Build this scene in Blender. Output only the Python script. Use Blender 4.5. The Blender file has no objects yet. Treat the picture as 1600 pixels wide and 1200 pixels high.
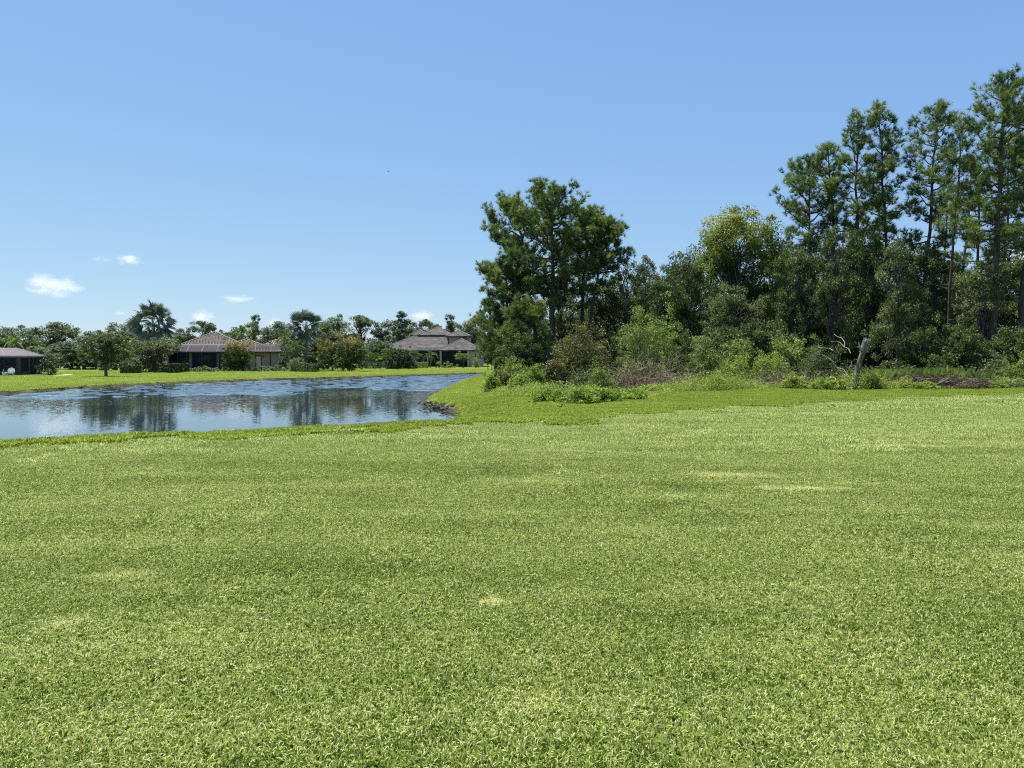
import bpy, math, random
import numpy as np
from mathutils import Vector, Matrix, Euler
sc = bpy.context.scene
COL = sc.collection
R = math.radians

# ---------------------------------------------------------------- camera, light, exposure
F_PX = 1150.0; CAM_H = 1.7; HOR = 556.0
PITCH = math.atan((600 - HOR) / F_PX)
cd = bpy.data.cameras.new('camera'); cam = bpy.data.objects.new('camera', cd); COL.objects.link(cam)
cam.location = (0, 0, CAM_H); cam.rotation_euler = (R(90) - PITCH, 0, 0)
cd.sensor_width = 36; cd.lens = 36 * F_PX / 1600; cd.clip_end = 20000; cd.clip_start = 0.05
sc.camera = cam
SUN_EL, SUN_AZ = 67.0, -50.0            # azimuth from +Y, positive towards +X
world = bpy.data.worlds.new('World'); sc.world = world; world.use_nodes = True
wn = world.node_tree.nodes; wl = world.node_tree.links
for n in list(wn): wn.remove(n)
wo = wn.new('ShaderNodeOutputWorld'); wb = wn.new('ShaderNodeBackground'); sky = wn.new('ShaderNodeTexSky')
sky.sky_type = 'NISHITA'; sky.sun_disc = False; sky.sun_elevation = R(SUN_EL); sky.sun_rotation = R(SUN_AZ)
sky.altitude = 0; sky.air_density = 1.0; sky.dust_density = 0.0; sky.ozone_density = 4.0
EXPO = 1.05
wb.inputs[1].default_value = 0.12
# the phone's tone curve on the sky: one gentle power per channel, the same in every direction
sp = wn.new('ShaderNodeSeparateColor'); cb = wn.new('ShaderNodeCombineColor'); wl.new(sky.outputs[0], sp.inputs[0])
for ch, (amp, gam) in enumerate([(.56, .60), (.685, .50), (.87, .22)]):
    m1 = wn.new('ShaderNodeMath'); m1.operation = 'MULTIPLY'; m1.inputs[1].default_value = .16; wl.new(sp.outputs[ch], m1.inputs[0])
    m2 = wn.new('ShaderNodeMath'); m2.operation = 'POWER'; m2.inputs[1].default_value = gam; wl.new(m1.outputs[0], m2.inputs[0])
    m3 = wn.new('ShaderNodeMath'); m3.operation = 'MULTIPLY'; m3.inputs[1].default_value = amp / (.12 * 2 ** EXPO); wl.new(m2.outputs[0], m3.inputs[0]); wl.new(m3.outputs[0], cb.inputs[ch])
wl.new(cb.outputs[0], wb.inputs[0]); wl.new(wb.outputs[0], wo.inputs[0])
ld = bpy.data.lights.new('sun', 'SUN'); ld.energy = 5.0; ld.angle = R(0.55); ld.color = (1.0, 0.955, 0.89)
sun = bpy.data.objects.new('sun', ld); COL.objects.link(sun)
sdir = Vector((math.sin(R(SUN_AZ)) * math.cos(R(SUN_EL)), math.cos(R(SUN_AZ)) * math.cos(R(SUN_EL)), math.sin(R(SUN_EL))))
sun.rotation_euler = sdir.to_track_quat('Z', 'Y').to_euler(); sun.location = sdir * 60
vs = sc.view_settings; vs.view_transform = 'Standard'; vs.look = 'None'; vs.gamma = 1; vs.use_curve_mapping = False
vs.exposure = EXPO
try:
    sc.cycles.max_bounces = 6; sc.cycles.transparent_max_bounces = 12; sc.cycles.volume_bounces = 2
    sc.cycles.transmission_bounces = 3; sc.cycles.sample_clamp_indirect = 8; sc.cycles.use_denoising = False; sc.cycles.filter_width = 1.15
except Exception: pass

# ---------------------------------------------------------------- picture to place
CT, ST = math.cos(PITCH), math.sin(PITCH)
def at(u, v, Y):
    """point at depth Y seen at photo pixel (u, v)"""
    t = (600 - v) / F_PX; s = Y / (CT + t * ST)
    return Vector(((u - 800) / F_PX * s, Y, CAM_H + (-ST + t * CT) * s))
def down(u, v, z):
    """point on the level z seen at photo pixel (u, v)"""
    t = (600 - v) / F_PX; s = (z - CAM_H) / (-ST + t * CT)
    return ((u - 800) / F_PX * s, (CT + t * ST) * s)

# ---------------------------------------------------------------- helpers
def tag(o, label=None, cat=None, group=None, kind=None):
    if label: o['label'] = label
    if cat: o['category'] = cat
    if group: o['group'] = group
    if kind: o['kind'] = kind
    return o
def empty(name, loc, rz=0, **k):
    o = bpy.data.objects.new(name, None); COL.objects.link(o); o.location = loc; o.rotation_euler = (0, 0, rz)
    o.empty_display_size = 0.2
    return tag(o, **k)
class G:
    """collects arrays of verts and faces; build() links ONE mesh object"""
    def __init__(s): s.v = []; s.n = 0; s.f = []; s.m = []; s.t = []
    def add(s, V, F, tint=0.5, m=0):
        V = np.asarray(V, float).reshape(-1, 3)
        if isinstance(F, list) and len({len(np.atleast_1d(f)) for f in F}) > 1:
            n0 = s.n
            for q, k in enumerate(sorted({len(f) for f in F})):
                Fk = np.array([f for f in F if len(f) == k]) + (n0 - s.n); s.f.append(Fk + s.n); s.m.append(np.full(len(Fk), m, int))
            s.v.append(V); s.t.append(np.broadcast_to(np.asarray(tint, float), (len(V),)).copy()); s.n += len(V)
            return s
        F = np.asarray(F, int)
        if F.ndim == 1: F = F[None]
        s.v.append(V); s.f.append(F + s.n); s.m.append(np.full(len(F), m, int))
        s.t.append(np.broadcast_to(np.asarray(tint, float), (len(V),)).copy()); s.n += len(V)
        return s
    def mesh(s, name, mats, smooth=False):
        me = bpy.data.meshes.new(name)
        V = np.concatenate(s.v); sizes = np.concatenate([np.full(len(f), f.shape[1], int) for f in s.f])
        loops = np.concatenate([f.ravel() for f in s.f])
        me.vertices.add(len(V)); me.vertices.foreach_set('co', V.ravel().astype(np.float32))
        me.loops.add(len(loops)); me.loops.foreach_set('vertex_index', loops.astype(np.int32))
        me.polygons.add(len(sizes)); me.polygons.foreach_set('loop_start', np.concatenate([[0], np.cumsum(sizes)[:-1]]).astype(np.int32))
        try: me.polygons.foreach_set('loop_total', sizes.astype(np.int32))
        except Exception: pass
        me.polygons.foreach_set('material_index', np.concatenate(s.m).astype(np.int32))
        me.polygons.foreach_set('use_smooth', np.full(len(sizes), smooth))
        a = me.attributes.new('tint', 'FLOAT', 'POINT'); a.data.foreach_set('value', np.concatenate(s.t).astype(np.float32))
        for mm in (mats if isinstance(mats, (list, tuple)) else [mats]): me.materials.append(mm)
        me.update(calc_edges=True); me.validate()
        return me
    def build(s, name, mats, parent=None, smooth=False, loc=None):
        o = bpy.data.objects.new(name, s.mesh(name, mats, smooth)); COL.objects.link(o)
        if parent: o.parent = parent
        if loc is not None: o.location = loc
        return o
def put(name, me, parent=None, loc=None, rz=0, scale=None):
    o = bpy.data.objects.new(name, me); COL.objects.link(o)
    if parent: o.parent = parent
    if loc is not None: o.location = loc
    o.rotation_euler = (0, 0, rz)
    if scale is not None: o.scale = scale
    return o
def box(g, x0, x1, y0, y1, z0, z1, m=0, tint=.5):
    V = [(x0,y0,z0),(x1,y0,z0),(x1,y1,z0),(x0,y1,z0),(x0,y0,z1),(x1,y0,z1),(x1,y1,z1),(x0,y1,z1)]
    return g.add(V, [(0,3,2,1),(4,5,6,7),(0,1,5,4),(1,2,6,5),(2,3,7,6),(3,0,4,7)], tint, m)
def tube(g, P, r, n=6, m=0, tint=.5, cap=True, wob=0, rng=None):
    P = np.asarray(P, float); k = len(P); r = np.broadcast_to(np.asarray(r, float), (k,))
    T = np.gradient(P, axis=0); T /= np.linalg.norm(T, axis=1)[:, None] + 1e-9
    ref = np.array([1., 0, 0]) if abs(T[0, 0]) < .8 else np.array([0, 1., 0])
    A = np.cross(T, ref); A /= np.linalg.norm(A, axis=1)[:, None] + 1e-9; B = np.cross(T, A)
    a = np.linspace(0, 2 * np.pi, n, endpoint=False)
    rr = r[:, None] * np.ones(n)[None]
    if wob and rng is not None: rr = rr * (1 + wob * rng.standard_normal((k, n)))
    V = P[:, None] + rr[..., None] * (np.cos(a)[None, :, None] * A[:, None] + np.sin(a)[None, :, None] * B[:, None])
    i = np.arange(k - 1)[:, None] * n; j = np.arange(n)[None]; j2 = (j + 1) % n
    Fq = np.stack([i + j, i + j2, i + n + j2, i + n + j], -1).reshape(-1, 4)
    g.add(V.reshape(-1, 3), Fq, tint, m)
    if cap and n > 3:
        g.add(V[-1], [list(range(n))], tint, m)
def unit(a): return a / (np.linalg.norm(a, axis=-1, keepdims=True) + 1e-9)
def leaves(g, C, L, rng, W=.55, up=.5, m=0, tint=None, out=None):
    """rhombic leaves centred on C"""
    C = np.asarray(C, float); N = len(C)
    nrm = rng.standard_normal((N, 3)); nrm[:, 2] += up
    if out is not None: nrm += out
    nrm = unit(nrm); t = unit(np.cross(nrm, rng.standard_normal((N, 3)))); b = np.cross(nrm, t)
    l = (L * rng.uniform(.65, 1.3, N))[:, None]; w = l * W
    V = np.stack([C - t * l / 2, C + b * w / 2 - nrm * l * .06, C + t * l / 2, C - b * w / 2 - nrm * l * .06], 1)
    Fq = np.arange(N * 4).reshape(N, 4)
    ti = rng.uniform(0, 1, N) if tint is None else tint
    g.add(V.reshape(-1, 3), Fq, np.repeat(ti, 4), m)
def needles(g, C, D, n, L, w, rng, m=0, spread=.75, tint=None):
    N = len(C); C = np.repeat(C, n, 0); D = np.repeat(D, n, 0)
    d = unit(D + spread * rng.standard_normal((N * n, 3)))
    s = unit(np.cross(d, rng.standard_normal((N * n, 3)))) * (w / 2)
    l = (L * rng.uniform(.7, 1.15, N * n))[:, None]
    V = np.stack([C - s + d * l * .08, C + s + d * l * .08, C + d * l * .75 + s * .8, C + d * l], 1)
    ti = np.repeat(rng.uniform(0, 1, N) if tint is None else tint, n)
    g.add(V.reshape(-1, 3), np.arange(N * n * 4).reshape(-1, 4), np.repeat(ti, 4), m)

# ---------------------------------------------------------------- materials
def newmat(name):
    m = bpy.data.materials.new(name); m.use_nodes = True; nt = m.node_tree
    for n in list(nt.nodes): nt.nodes.remove(n)
    o = nt.nodes.new('ShaderNodeOutputMaterial')
    return m, nt, nt.nodes, nt.links, o
def ramp(nodes, stops):
    r = nodes.new('ShaderNodeValToRGB'); e = r.color_ramp.elements
    while len(e) < len(stops): e.new(0.5)
    for k, (p, c) in enumerate(stops): e[k].position = p; e[k].color = (*c, 1)
    return r
def leafmat(name, c0, c1, c2=None, trans=.35, rough=.5, nscale=.7, spec=.35):
    """leaf: colour differs from leaf to leaf and from bough to bough; lets light through"""
    m, nt, N, L, o = newmat(name)
    at_ = N.new('ShaderNodeAttribute'); at_.attribute_name = 'tint'
    geo = N.new('ShaderNodeNewGeometry'); no = N.new('ShaderNodeTexNoise'); no.inputs['Scale'].default_value = nscale
    L.new(geo.outputs['Position'], no.inputs['Vector'])
    mx = N.new('ShaderNodeMath'); mx.operation = 'MULTIPLY_ADD'; mx.inputs[1].default_value = .55; L.new(at_.outputs['Fac'], mx.inputs[0])
    m2 = N.new('ShaderNodeMath'); m2.operation = 'MULTIPLY_ADD'; m2.inputs[1].default_value = 1.5; m2.inputs[2].default_value = -.5
    L.new(no.outputs['Fac'], m2.inputs[0]); L.new(m2.outputs[0], mx.inputs[2])
    r = ramp(N, [(0.05, c0), (.55, c1), (1.0, c2 or tuple(min(1, 1.5 * x) for x in c1))])
    L.new(mx.outputs[0], r.inputs[0])
    p = N.new('ShaderNodeBsdfPrincipled'); p.inputs['Roughness'].default_value = rough; p.inputs['Specular IOR Level'].default_value = spec
    tr = N.new('ShaderNodeBsdfTranslucent'); ms = N.new('ShaderNodeMixShader'); ms.inputs[0].default_value = trans
    hs = N.new('ShaderNodeHueSaturation'); hs.inputs['Value'].default_value = 1.35; hs.inputs['Saturation'].default_value = 1.12; hs.inputs['Hue'].default_value = .492
    L.new(r.outputs[0], p.inputs['Base Color']); L.new(r.outputs[0], hs.inputs['Color']); L.new(hs.outputs[0], tr.inputs[0])
    L.new(p.outputs[0], ms.inputs[1]); L.new(tr.outputs[0], ms.inputs[2]); L.new(ms.outputs[0], o.inputs[0])
    return m
def solid(name, c, rough=.8, var=.25, scale=3., bump=.0, metal=0, c2=None, stretch=(1, 1, 1), spec=.3):
    m, nt, N, L, o = newmat(name)
    geo = N.new('ShaderNodeTexCoord'); mp = N.new('ShaderNodeMapping'); mp.inputs['Scale'].default_value = stretch
    no = N.new('ShaderNodeTexNoise'); no.inputs['Scale'].default_value = scale; no.inputs['Detail'].default_value = 6
    L.new(geo.outputs['Object'], mp.inputs[0]); L.new(mp.outputs[0], no.inputs['Vector'])
    a = tuple(x * (1 - var) for x in c); b = c2 or tuple(min(1, x * (1 + var)) for x in c)
    r = ramp(N, [(.3, a), (.7, b)]); L.new(no.outputs['Fac'], r.inputs[0])
    p = N.new('ShaderNodeBsdfPrincipled'); p.inputs['Roughness'].default_value = rough; p.inputs['Metallic'].default_value = metal
    p.inputs['Specular IOR Level'].default_value = spec
    L.new(r.outputs[0], p.inputs['Base Color'])
    if bump:
        bu = N.new('ShaderNodeBump'); bu.inputs['Strength'].default_value = bump; bu.inputs['Distance'].default_value = .05
        L.new(no.outputs['Fac'], bu.inputs['Height']); L.new(bu.outputs[0], p.inputs['Normal'])
    L.new(p.outputs[0], o.inputs[0])
    return m
M = {}
M['pine'] = leafmat('pine_needles', (.032, .066, .02), (.09, .15, .034), (.22, .265, .068), trans=.34, nscale=.45, spec=.5, rough=.45)
M['pine_far'] = leafmat('pine_needles_pale', (.05, .085, .025), (.12, .175, .04), (.26, .31, .08), trans=.25, nscale=.3)
M['oak'] = leafmat('oak_leaves', (.028, .052, .016), (.075, .115, .028), (.18, .22, .06), trans=.3, nscale=.5, spec=.3, rough=.5)
M['oak2'] = leafmat('grey_green_leaves', (.036, .06, .022), (.095, .13, .042), (.21, .24, .09), trans=.3, nscale=.5, spec=.3, rough=.5)
M['maple'] = leafmat('turning_leaves', (.045, .075, .018), (.13, .185, .035), (.38, .37, .06), trans=.38, nscale=.33)
M['shrub'] = leafmat('shrub_leaves', (.055, .10, .022), (.15, .22, .045), (.30, .37, .09), trans=.35, nscale=.9)
M['olive'] = leafmat('olive_brown_leaves', (.038, .046, .013), (.10, .11, .027), (.22, .195, .055), trans=.25, nscale=1.2)
M['weed'] = leafmat('weed_leaves', (.07, .125, .02), (.18, .27, .045), (.36, .45, .09), trans=.4, nscale=1.1)
M['weedy'] = leafmat('yellow_weed_leaves', (.10, .15, .03), (.21, .28, .05), (.38, .42, .10), trans=.4, nscale=1.1)
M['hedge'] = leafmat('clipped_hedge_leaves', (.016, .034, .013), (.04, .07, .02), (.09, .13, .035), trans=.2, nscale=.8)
M['hedgepale'] = leafmat('pale_hedge_leaves', (.08, .12, .05), (.17, .22, .09), (.27, .32, .15), trans=.3, nscale=.8)
M['croton'] = leafmat('reddish_shrub_leaves', (.03, .052, .015), (.08, .115, .024), (.28, .215, .055), trans=.3, nscale=.55)
M['arecal'] = leafmat('feathery_palm_leaves', (.03, .065, .02), (.09, .15, .035), (.22, .29, .07), trans=.35, nscale=.5)
M['bism'] = leafmat('silver_palm_leaves', (.055, .082, .062), (.115, .15, .115), (.25, .30, .24), trans=.22, nscale=.5, spec=.5)
M['far'] = leafmat('distant_leaves', (.045, .075, .035), (.095, .14, .055), (.19, .24, .10), trans=.25, nscale=.15)
M['bark'] = solid('pine_bark', (.06, .048, .04), .95, .5, 9, .5, stretch=(1, 1, .25), c2=(.14, .11, .09))
M['bark2'] = solid('grey_bark', (.10, .09, .075), .95, .45, 7, .4, stretch=(1, 1, .3))
M['dead'] = solid('bleached_dead_wood', (.27, .24, .20), .9, .35, 8, .4, stretch=(1, 1, .25))
M['stump'] = solid('weathered_trunk', (.13, .115, .10), .95, .55, 7, .9, stretch=(1, 1, .2))
M['twig'] = solid('dry_twigs', (.25, .20, .125), .9, .4, 2.5)
M['twigred'] = solid('reddish_brush', (.13, .098, .07), .9, .45, 2.5)
M['palmtrunk'] = solid('palm_trunk', (.17, .145, .12), .9, .35, 4, .4, stretch=(1, 1, 3))
M['stucco'] = solid('tan_stucco', (.36, .265, .225), .9, .08, 14)
M['stucco2'] = solid('beige_stucco', (.42, .34, .25), .9, .08, 14)
M['cream'] = solid('cream_trim', (.55, .49, .42), .8, .06, 10)
M['bronze'] = solid('dark_bronze_metal', (.035, .032, .034), .5, .15, 5)
M['inner'] = solid('shade_toned_wall', (.10, .08, .085), .9, .2, 4)  # darker wall tone, the shade of the recess put into its colour
M['dark'] = solid('dark_room', (.015, .016, .02), .9, .3, 4)
M['white'] = solid('white_paint', (.75, .75, .74), .6, .05, 6)
M['redtile'] = solid('terracotta_roof_tiles', (.145, .125, .11), .85, .3, 1.1, c2=(.225, .20, .178))
M['pan'] = solid('mildew_and_shade_pans', (.085, .07, .062), .95, .3, 1.1)  # mildew tone, also darkened to deepen the shade between tile ribs
M['pinktile'] = solid('pink_roof_tiles', (.42, .30, .26), .85, .25, 1.1)
M['greytile'] = solid('grey_roof_tiles', (.07, .064, .06), .9, .35, 1.0, c2=(.125, .112, .104))
M['ridgetile'] = solid('pale_ridge_tiles', (.24, .21, .19), .85, .25, 2)
M['caproof'] = solid('screen_roof_frame', (.25, .23, .23), .5, .15, 4)
M['path'] = solid('pale_concrete', (.52, .50, .44), .9, .1, 3)
def glassmat():
    m, nt, N, L, o = newmat('window_glass'); p = N.new('ShaderNodeBsdfPrincipled')
    p.inputs['Base Color'].default_value = (.02, .025, .03, 1); p.inputs['Roughness'].default_value = .06
    L.new(p.outputs[0], o.inputs[0]); return m
M['glass'] = glassmat()
def screenmat(name, c, a):
    m, nt, N, L, o = newmat(name); d = N.new('ShaderNodeBsdfDiffuse'); d.inputs[0].default_value = (*c, 1)
    t = N.new('ShaderNodeBsdfTransparent'); mx = N.new('ShaderNodeMixShader'); mx.inputs[0].default_value = a
    L.new(t.outputs[0], mx.inputs[1]); L.new(d.outputs[0], mx.inputs[2]); L.new(mx.outputs[0], o.inputs[0]); return m
M['screen'] = screenmat('insect_screen', (.03, .033, .045), .55)
M['screenroof'] = screenmat('roof_screen', (.07, .068, .075), .72)

# mown / long grass share one recipe; pos noise gives pale dry spots and mowing streaks
def grassmat(name, cols, blade):
    m, nt, N, L, o = newmat(name)
    geo = N.new('ShaderNodeNewGeometry')
    mp = N.new('ShaderNodeMapping'); mp.inputs['Rotation'].default_value = (0, 0, R(-14)); mp.inputs['Scale'].default_value = (.11, 1.35, 1)
    L.new(geo.outputs['Position'], mp.inputs[0])
    st = N.new('ShaderNodeTexNoise'); st.inputs['Scale'].default_value = 1.0; st.inputs['Detail'].default_value = 5; st.inputs['Roughness'].default_value = .6
    L.new(mp.outputs[0], st.inputs['Vector'])
    pa = N.new('ShaderNodeTexNoise'); pa.inputs['Scale'].default_value = .8; pa.inputs['Detail'].default_value = 6; pa.inputs['Roughness'].default_value = .65
    L.new(geo.outputs['Position'], pa.inputs['Vector'])
    def math_(op, a, b, c=None):
        n = N.new('ShaderNodeMath'); n.operation = op
        for k, x in enumerate((a, b, c)):
            if x is None: continue
            if isinstance(x, (int, float)): n.inputs[k].default_value = x
            else: L.new(x, n.inputs[k])
        return n.outputs[0]
    s = math_('ADD', math_('MULTIPLY', math_('SUBTRACT', st.outputs['Fac'], .5), .85), math_('MULTIPLY', math_('SUBTRACT', pa.outputs['Fac'], .5), .8))
    at_ = N.new('ShaderNodeAttribute'); at_.attribute_name = 'tint'
    fac = math_('ADD', math_('MULTIPLY', s, .75), math_('MULTIPLY', at_.outputs['Fac'], 1.0) if blade else .45)
    if not blade:
        fn = N.new('ShaderNodeTexNoise'); fn.inputs['Scale'].default_value = 9; fn.inputs['Detail'].default_value = 8; fn.inputs['Roughness'].default_value = .8
        L.new(geo.outputs['Position'], fn.inputs['Vector'])
        fac = math_('ADD', fac, math_('MULTIPLY', math_('SUBTRACT', fn.outputs['Fac'], .5), 1.6))
    # worn, pale patches of dry thatch
    for (sx, sy, rx, ry, w) in SPOTS:
        v1 = N.new('ShaderNodeVectorMath'); v1.operation = 'SUBTRACT'; L.new(geo.outputs['Position'], v1.inputs[0]); v1.inputs[1].default_value = (sx, sy, 0)
        v2 = N.new('ShaderNodeVectorMath'); v2.operation = 'MULTIPLY'; L.new(v1.outputs[0], v2.inputs[0]); v2.inputs[1].default_value = (1 / rx, 1 / ry, 0)
        ln = N.new('ShaderNodeVectorMath'); ln.operation = 'LENGTH'; L.new(v2.outputs[0], ln.inputs[0])
        q = math_('MULTIPLY', math_('MAXIMUM', math_('SUBTRACT', 1.0, ln.outputs['Value']), 0.0), math_('MULTIPLY', pa.outputs['Fac'], 2 * w))
        fac = math_('ADD', fac, q)
    r = ramp(N, cols); L.new(fac, r.inputs[0])
    p = N.new('ShaderNodeBsdfPrincipled'); p.inputs['Roughness'].default_value = .5 if blade else .9
    p.inputs['Specular IOR Level'].default_value = .35 if blade else .1
    L.new(r.outputs[0], p.inputs['Base Color'])
    if blade:
        tr = N.new('ShaderNodeBsdfTranslucent'); ms = N.new('ShaderNodeMixShader'); ms.inputs[0].default_value = .38
        L.new(r.outputs[0], tr.inputs[0]); L.new(p.outputs[0], ms.inputs[1]); L.new(tr.outputs[0], ms.inputs[2]); L.new(ms.outputs[0], o.inputs[0])
    else: L.new(p.outputs[0], o.inputs[0])
    return m, r
SPOTS = []
for (u, v, rx, ry, w) in [(1150, 745, 1.0, .35, .5), (1255, 767, .9, .3, .45), (190, 905, .4, .22, .4), (770, 952, .16, .1, .5), (100, 980, .22, .2, .35), (830, 1110, .25, .18, .25), (1060, 782, .8, .3, .3), (860, 705, 1.6, .3, .3), (1480, 700, 2.5, .35, .3)]:
    x, y = down(u, v, 0); SPOTS.append((x, y, rx, ry, w))
MOWN = [(0.0, (.09, .15, .018)), (.35, (.305, .40, .062)), (.7, (.58, .64, .185)), (1.0, (.85, .80, .44))]
LONG = [(0.0, (.13, .20, .015)), (.4, (.32, .43, .035)), (.75, (.50, .59, .09)), (1.0, (.66, .66, .22))]
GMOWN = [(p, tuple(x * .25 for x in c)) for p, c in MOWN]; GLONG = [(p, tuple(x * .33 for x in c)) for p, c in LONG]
M['mown'], _ = grassmat('mown_grass_blades', MOWN, True)
SPOTS_keep = SPOTS; SPOTS = []
M['long'], _ = grassmat('long_grass_blades', LONG, True)
SPOTS = SPOTS_keep

# ---------------------------------------------------------------- terrain
WATER_Z = -0.9
shore = [(-75, -16), (-40, 2.0), (-24, 9.8), (-11.9, 16.4), (-7.0, 19.1), (-3.85, 21.2), (-2.5, 23.0), (-2.0, 26), (-2.15, 29.5), (-2.3, 32.4), (-2.7, 34.2), (-3.3, 36.0), (-4.1, 38.0), (-4.6, 40.8),
         (-4.95, 45), (-5.0, 52), (-5.0, 60), (-4.8, 70), (-4.3, 82), (-3.4, 95), (-2.6, 104)]
for (u, v) in [(745, 584.6), (700, 586), (600, 589.3), (500, 592.3), (400, 595), (300, 599), (200, 603.5), (100, 608.5), (0, 618)]:
    shore.append(down(u, v, WATER_Z))
shore += [(-44, 41), (-60, 30), (-80, 12), (-90, -10)]
def smooth_poly(P, it=2):
    P = np.array(P)
    for _ in range(it):
        Q = np.roll(P, -1, 0); P = np.stack([.75 * P + .25 * Q, .25 * P + .75 * Q], 1).reshape(-1, 2)
    return P
SH = smooth_poly(shore)
def sdist(x, y, P):
    x = np.asarray(x, float).ravel(); y = np.asarray(y, float).ravel()
    d = np.full(len(x), 1e9); ins = np.zeros(len(x), bool)
    Q = np.roll(P, -1, 0)
    for (x0, y0), (x1, y1) in zip(P, Q):
        dx, dy = x1 - x0, y1 - y0; t = np.clip(((x - x0) * dx + (y - y0) * dy) / (dx * dx + dy * dy + 1e-12), 0, 1)
        d = np.minimum(d, np.hypot(x - x0 - t * dx, y - y0 - t * dy))
        c = ((y0 > y) != (y1 > y)) & (x < (x1 - x0) * (y - y0) / (y1 - y0 + 1e-12) + x0)
        ins ^= c
    return np.where(ins, -d, d)
def sst(a, b, x): t = np.clip((x - a) / (b - a), 0, 1); return t * t * (3 - 2 * t)
def hgt(x, y):
    x = np.asarray(x, float).ravel(); y = np.asarray(y, float).ravel()
    d = sdist(x, y, SH)
    d = d + .10 * np.sin(x * 2.1 + y * .7) + .06 * np.sin(x * 4.7 - y * 3.3)
    base = -.5 * sst(25, 62, y - .6 * x) + .035 * np.sin(x * .33 + 1.3) * np.sin(y * .27) + .02 * np.sin(x * .9 + y * .6)
    base = base + .15 * sst(120, 300, y)
    far = sst(28, 45, y)
    w = 3.6 + 3.2 * far
    bank = WATER_Z + .06 + .17 * sst(0, .15, d)
    z = np.where(d > 0, bank + (base - bank) * sst(-.6, 1, d / w) , WATER_Z + .06 + np.maximum(d * .5, -1.2))
    z0 = bank + (base - bank) * sst(-.6, 1, d / w)
    # at d = 0 start of the slope must meet the bank
    k0 = sst(-.6, 1, 0.0)
    z = np.where(d > 0, bank + (base - bank) * np.clip((sst(-.6, 1, d / w) - k0) / (1 - k0), 0, 1), z)
    return z
def gz(x, y): return float(hgt([x], [y])[0])
# plan outlines
MOW = [down(u, v, 0) for (u, v) in [(0, 699), (240, 687), (420, 678), (600, 669), (720, 661), (840, 655), (1000, 644), (1200, 633), (1280, 627), (1400, 620.5), (1600, 614), (1800, 610)]]
MOW = np.array([(-60, -12), (-30, 3.5)] + MOW + [(120, 45), (120, -60), (-60, -60)])
WOOD = [down(u, v, -.05) for (u, v) in [(800, 615), (850, 625), (930, 631), (1000, 625), (1060, 615), (1200, 610), (1335, 612), (1600, 608), (1800, 607)]]
FARWOOD = None
WOOD = np.array([(-1.2, 70), (-1.0, 60), (-1.0, 50), (-.9, 42)] + WOOD + [(120, 43), (600, 300), (60, 400), (6, 150), (1, 104)])

def axis(a, b, s, lo, hi, gr=1.12):
    c = list(np.arange(a, b + 1e-6, s)); st = s; x = b
    while x < hi: st *= gr; x += st; c.append(x)
    st = s; x = a
    while x > lo: st *= gr; x -= st; c.insert(0, x)
    return np.array(c)
gx = axis(-42, 26, .34, -2500, 2500); gy = axis(0, 112, .34, -60, 4000)
X, Y_ = np.meshgrid(gx, gy); xs, ys = X.ravel(), Y_.ravel()
zs = hgt(xs, ys); nx = len(gx); ny = len(gy)
i, j = np.meshgrid(np.arange(nx - 1), np.arange(ny - 1)); i = i.ravel(); j = j.ravel()
g = G(); g.add(np.stack([xs, ys, zs], 1), np.stack([j * nx + i, j * nx + i + 1, (j + 1) * nx + i + 1, (j + 1) * nx + i], 1))
def groundmat():
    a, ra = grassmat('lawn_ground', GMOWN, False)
    nt = a.node_tree; N = nt.nodes; L = nt.links; p = [n for n in N if n.type == 'BSDF_PRINCIPLED'][0]
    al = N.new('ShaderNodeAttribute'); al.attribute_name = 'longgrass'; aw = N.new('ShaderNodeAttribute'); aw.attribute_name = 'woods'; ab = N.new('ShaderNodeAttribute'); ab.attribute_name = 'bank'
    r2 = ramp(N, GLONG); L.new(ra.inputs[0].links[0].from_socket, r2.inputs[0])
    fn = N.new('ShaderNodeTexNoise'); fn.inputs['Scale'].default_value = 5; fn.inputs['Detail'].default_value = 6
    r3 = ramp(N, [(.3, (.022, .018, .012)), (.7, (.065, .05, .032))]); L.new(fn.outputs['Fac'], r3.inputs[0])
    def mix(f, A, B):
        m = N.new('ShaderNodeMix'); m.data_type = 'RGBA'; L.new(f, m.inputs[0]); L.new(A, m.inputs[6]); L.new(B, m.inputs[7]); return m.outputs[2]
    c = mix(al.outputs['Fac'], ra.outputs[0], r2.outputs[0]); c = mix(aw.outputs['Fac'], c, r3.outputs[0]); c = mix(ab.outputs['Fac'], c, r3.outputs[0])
    L.new(c, p.inputs['Base Color'])
    return a
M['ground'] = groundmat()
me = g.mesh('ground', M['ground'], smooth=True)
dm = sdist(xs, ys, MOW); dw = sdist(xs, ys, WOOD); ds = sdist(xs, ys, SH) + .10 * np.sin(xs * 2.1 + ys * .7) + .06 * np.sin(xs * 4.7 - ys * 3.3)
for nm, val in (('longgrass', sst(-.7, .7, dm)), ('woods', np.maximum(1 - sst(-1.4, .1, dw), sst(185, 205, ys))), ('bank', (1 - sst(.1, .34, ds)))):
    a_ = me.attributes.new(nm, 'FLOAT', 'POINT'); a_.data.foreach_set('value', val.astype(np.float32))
ground = put('ground', me); tag(ground, kind='structure')

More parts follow.
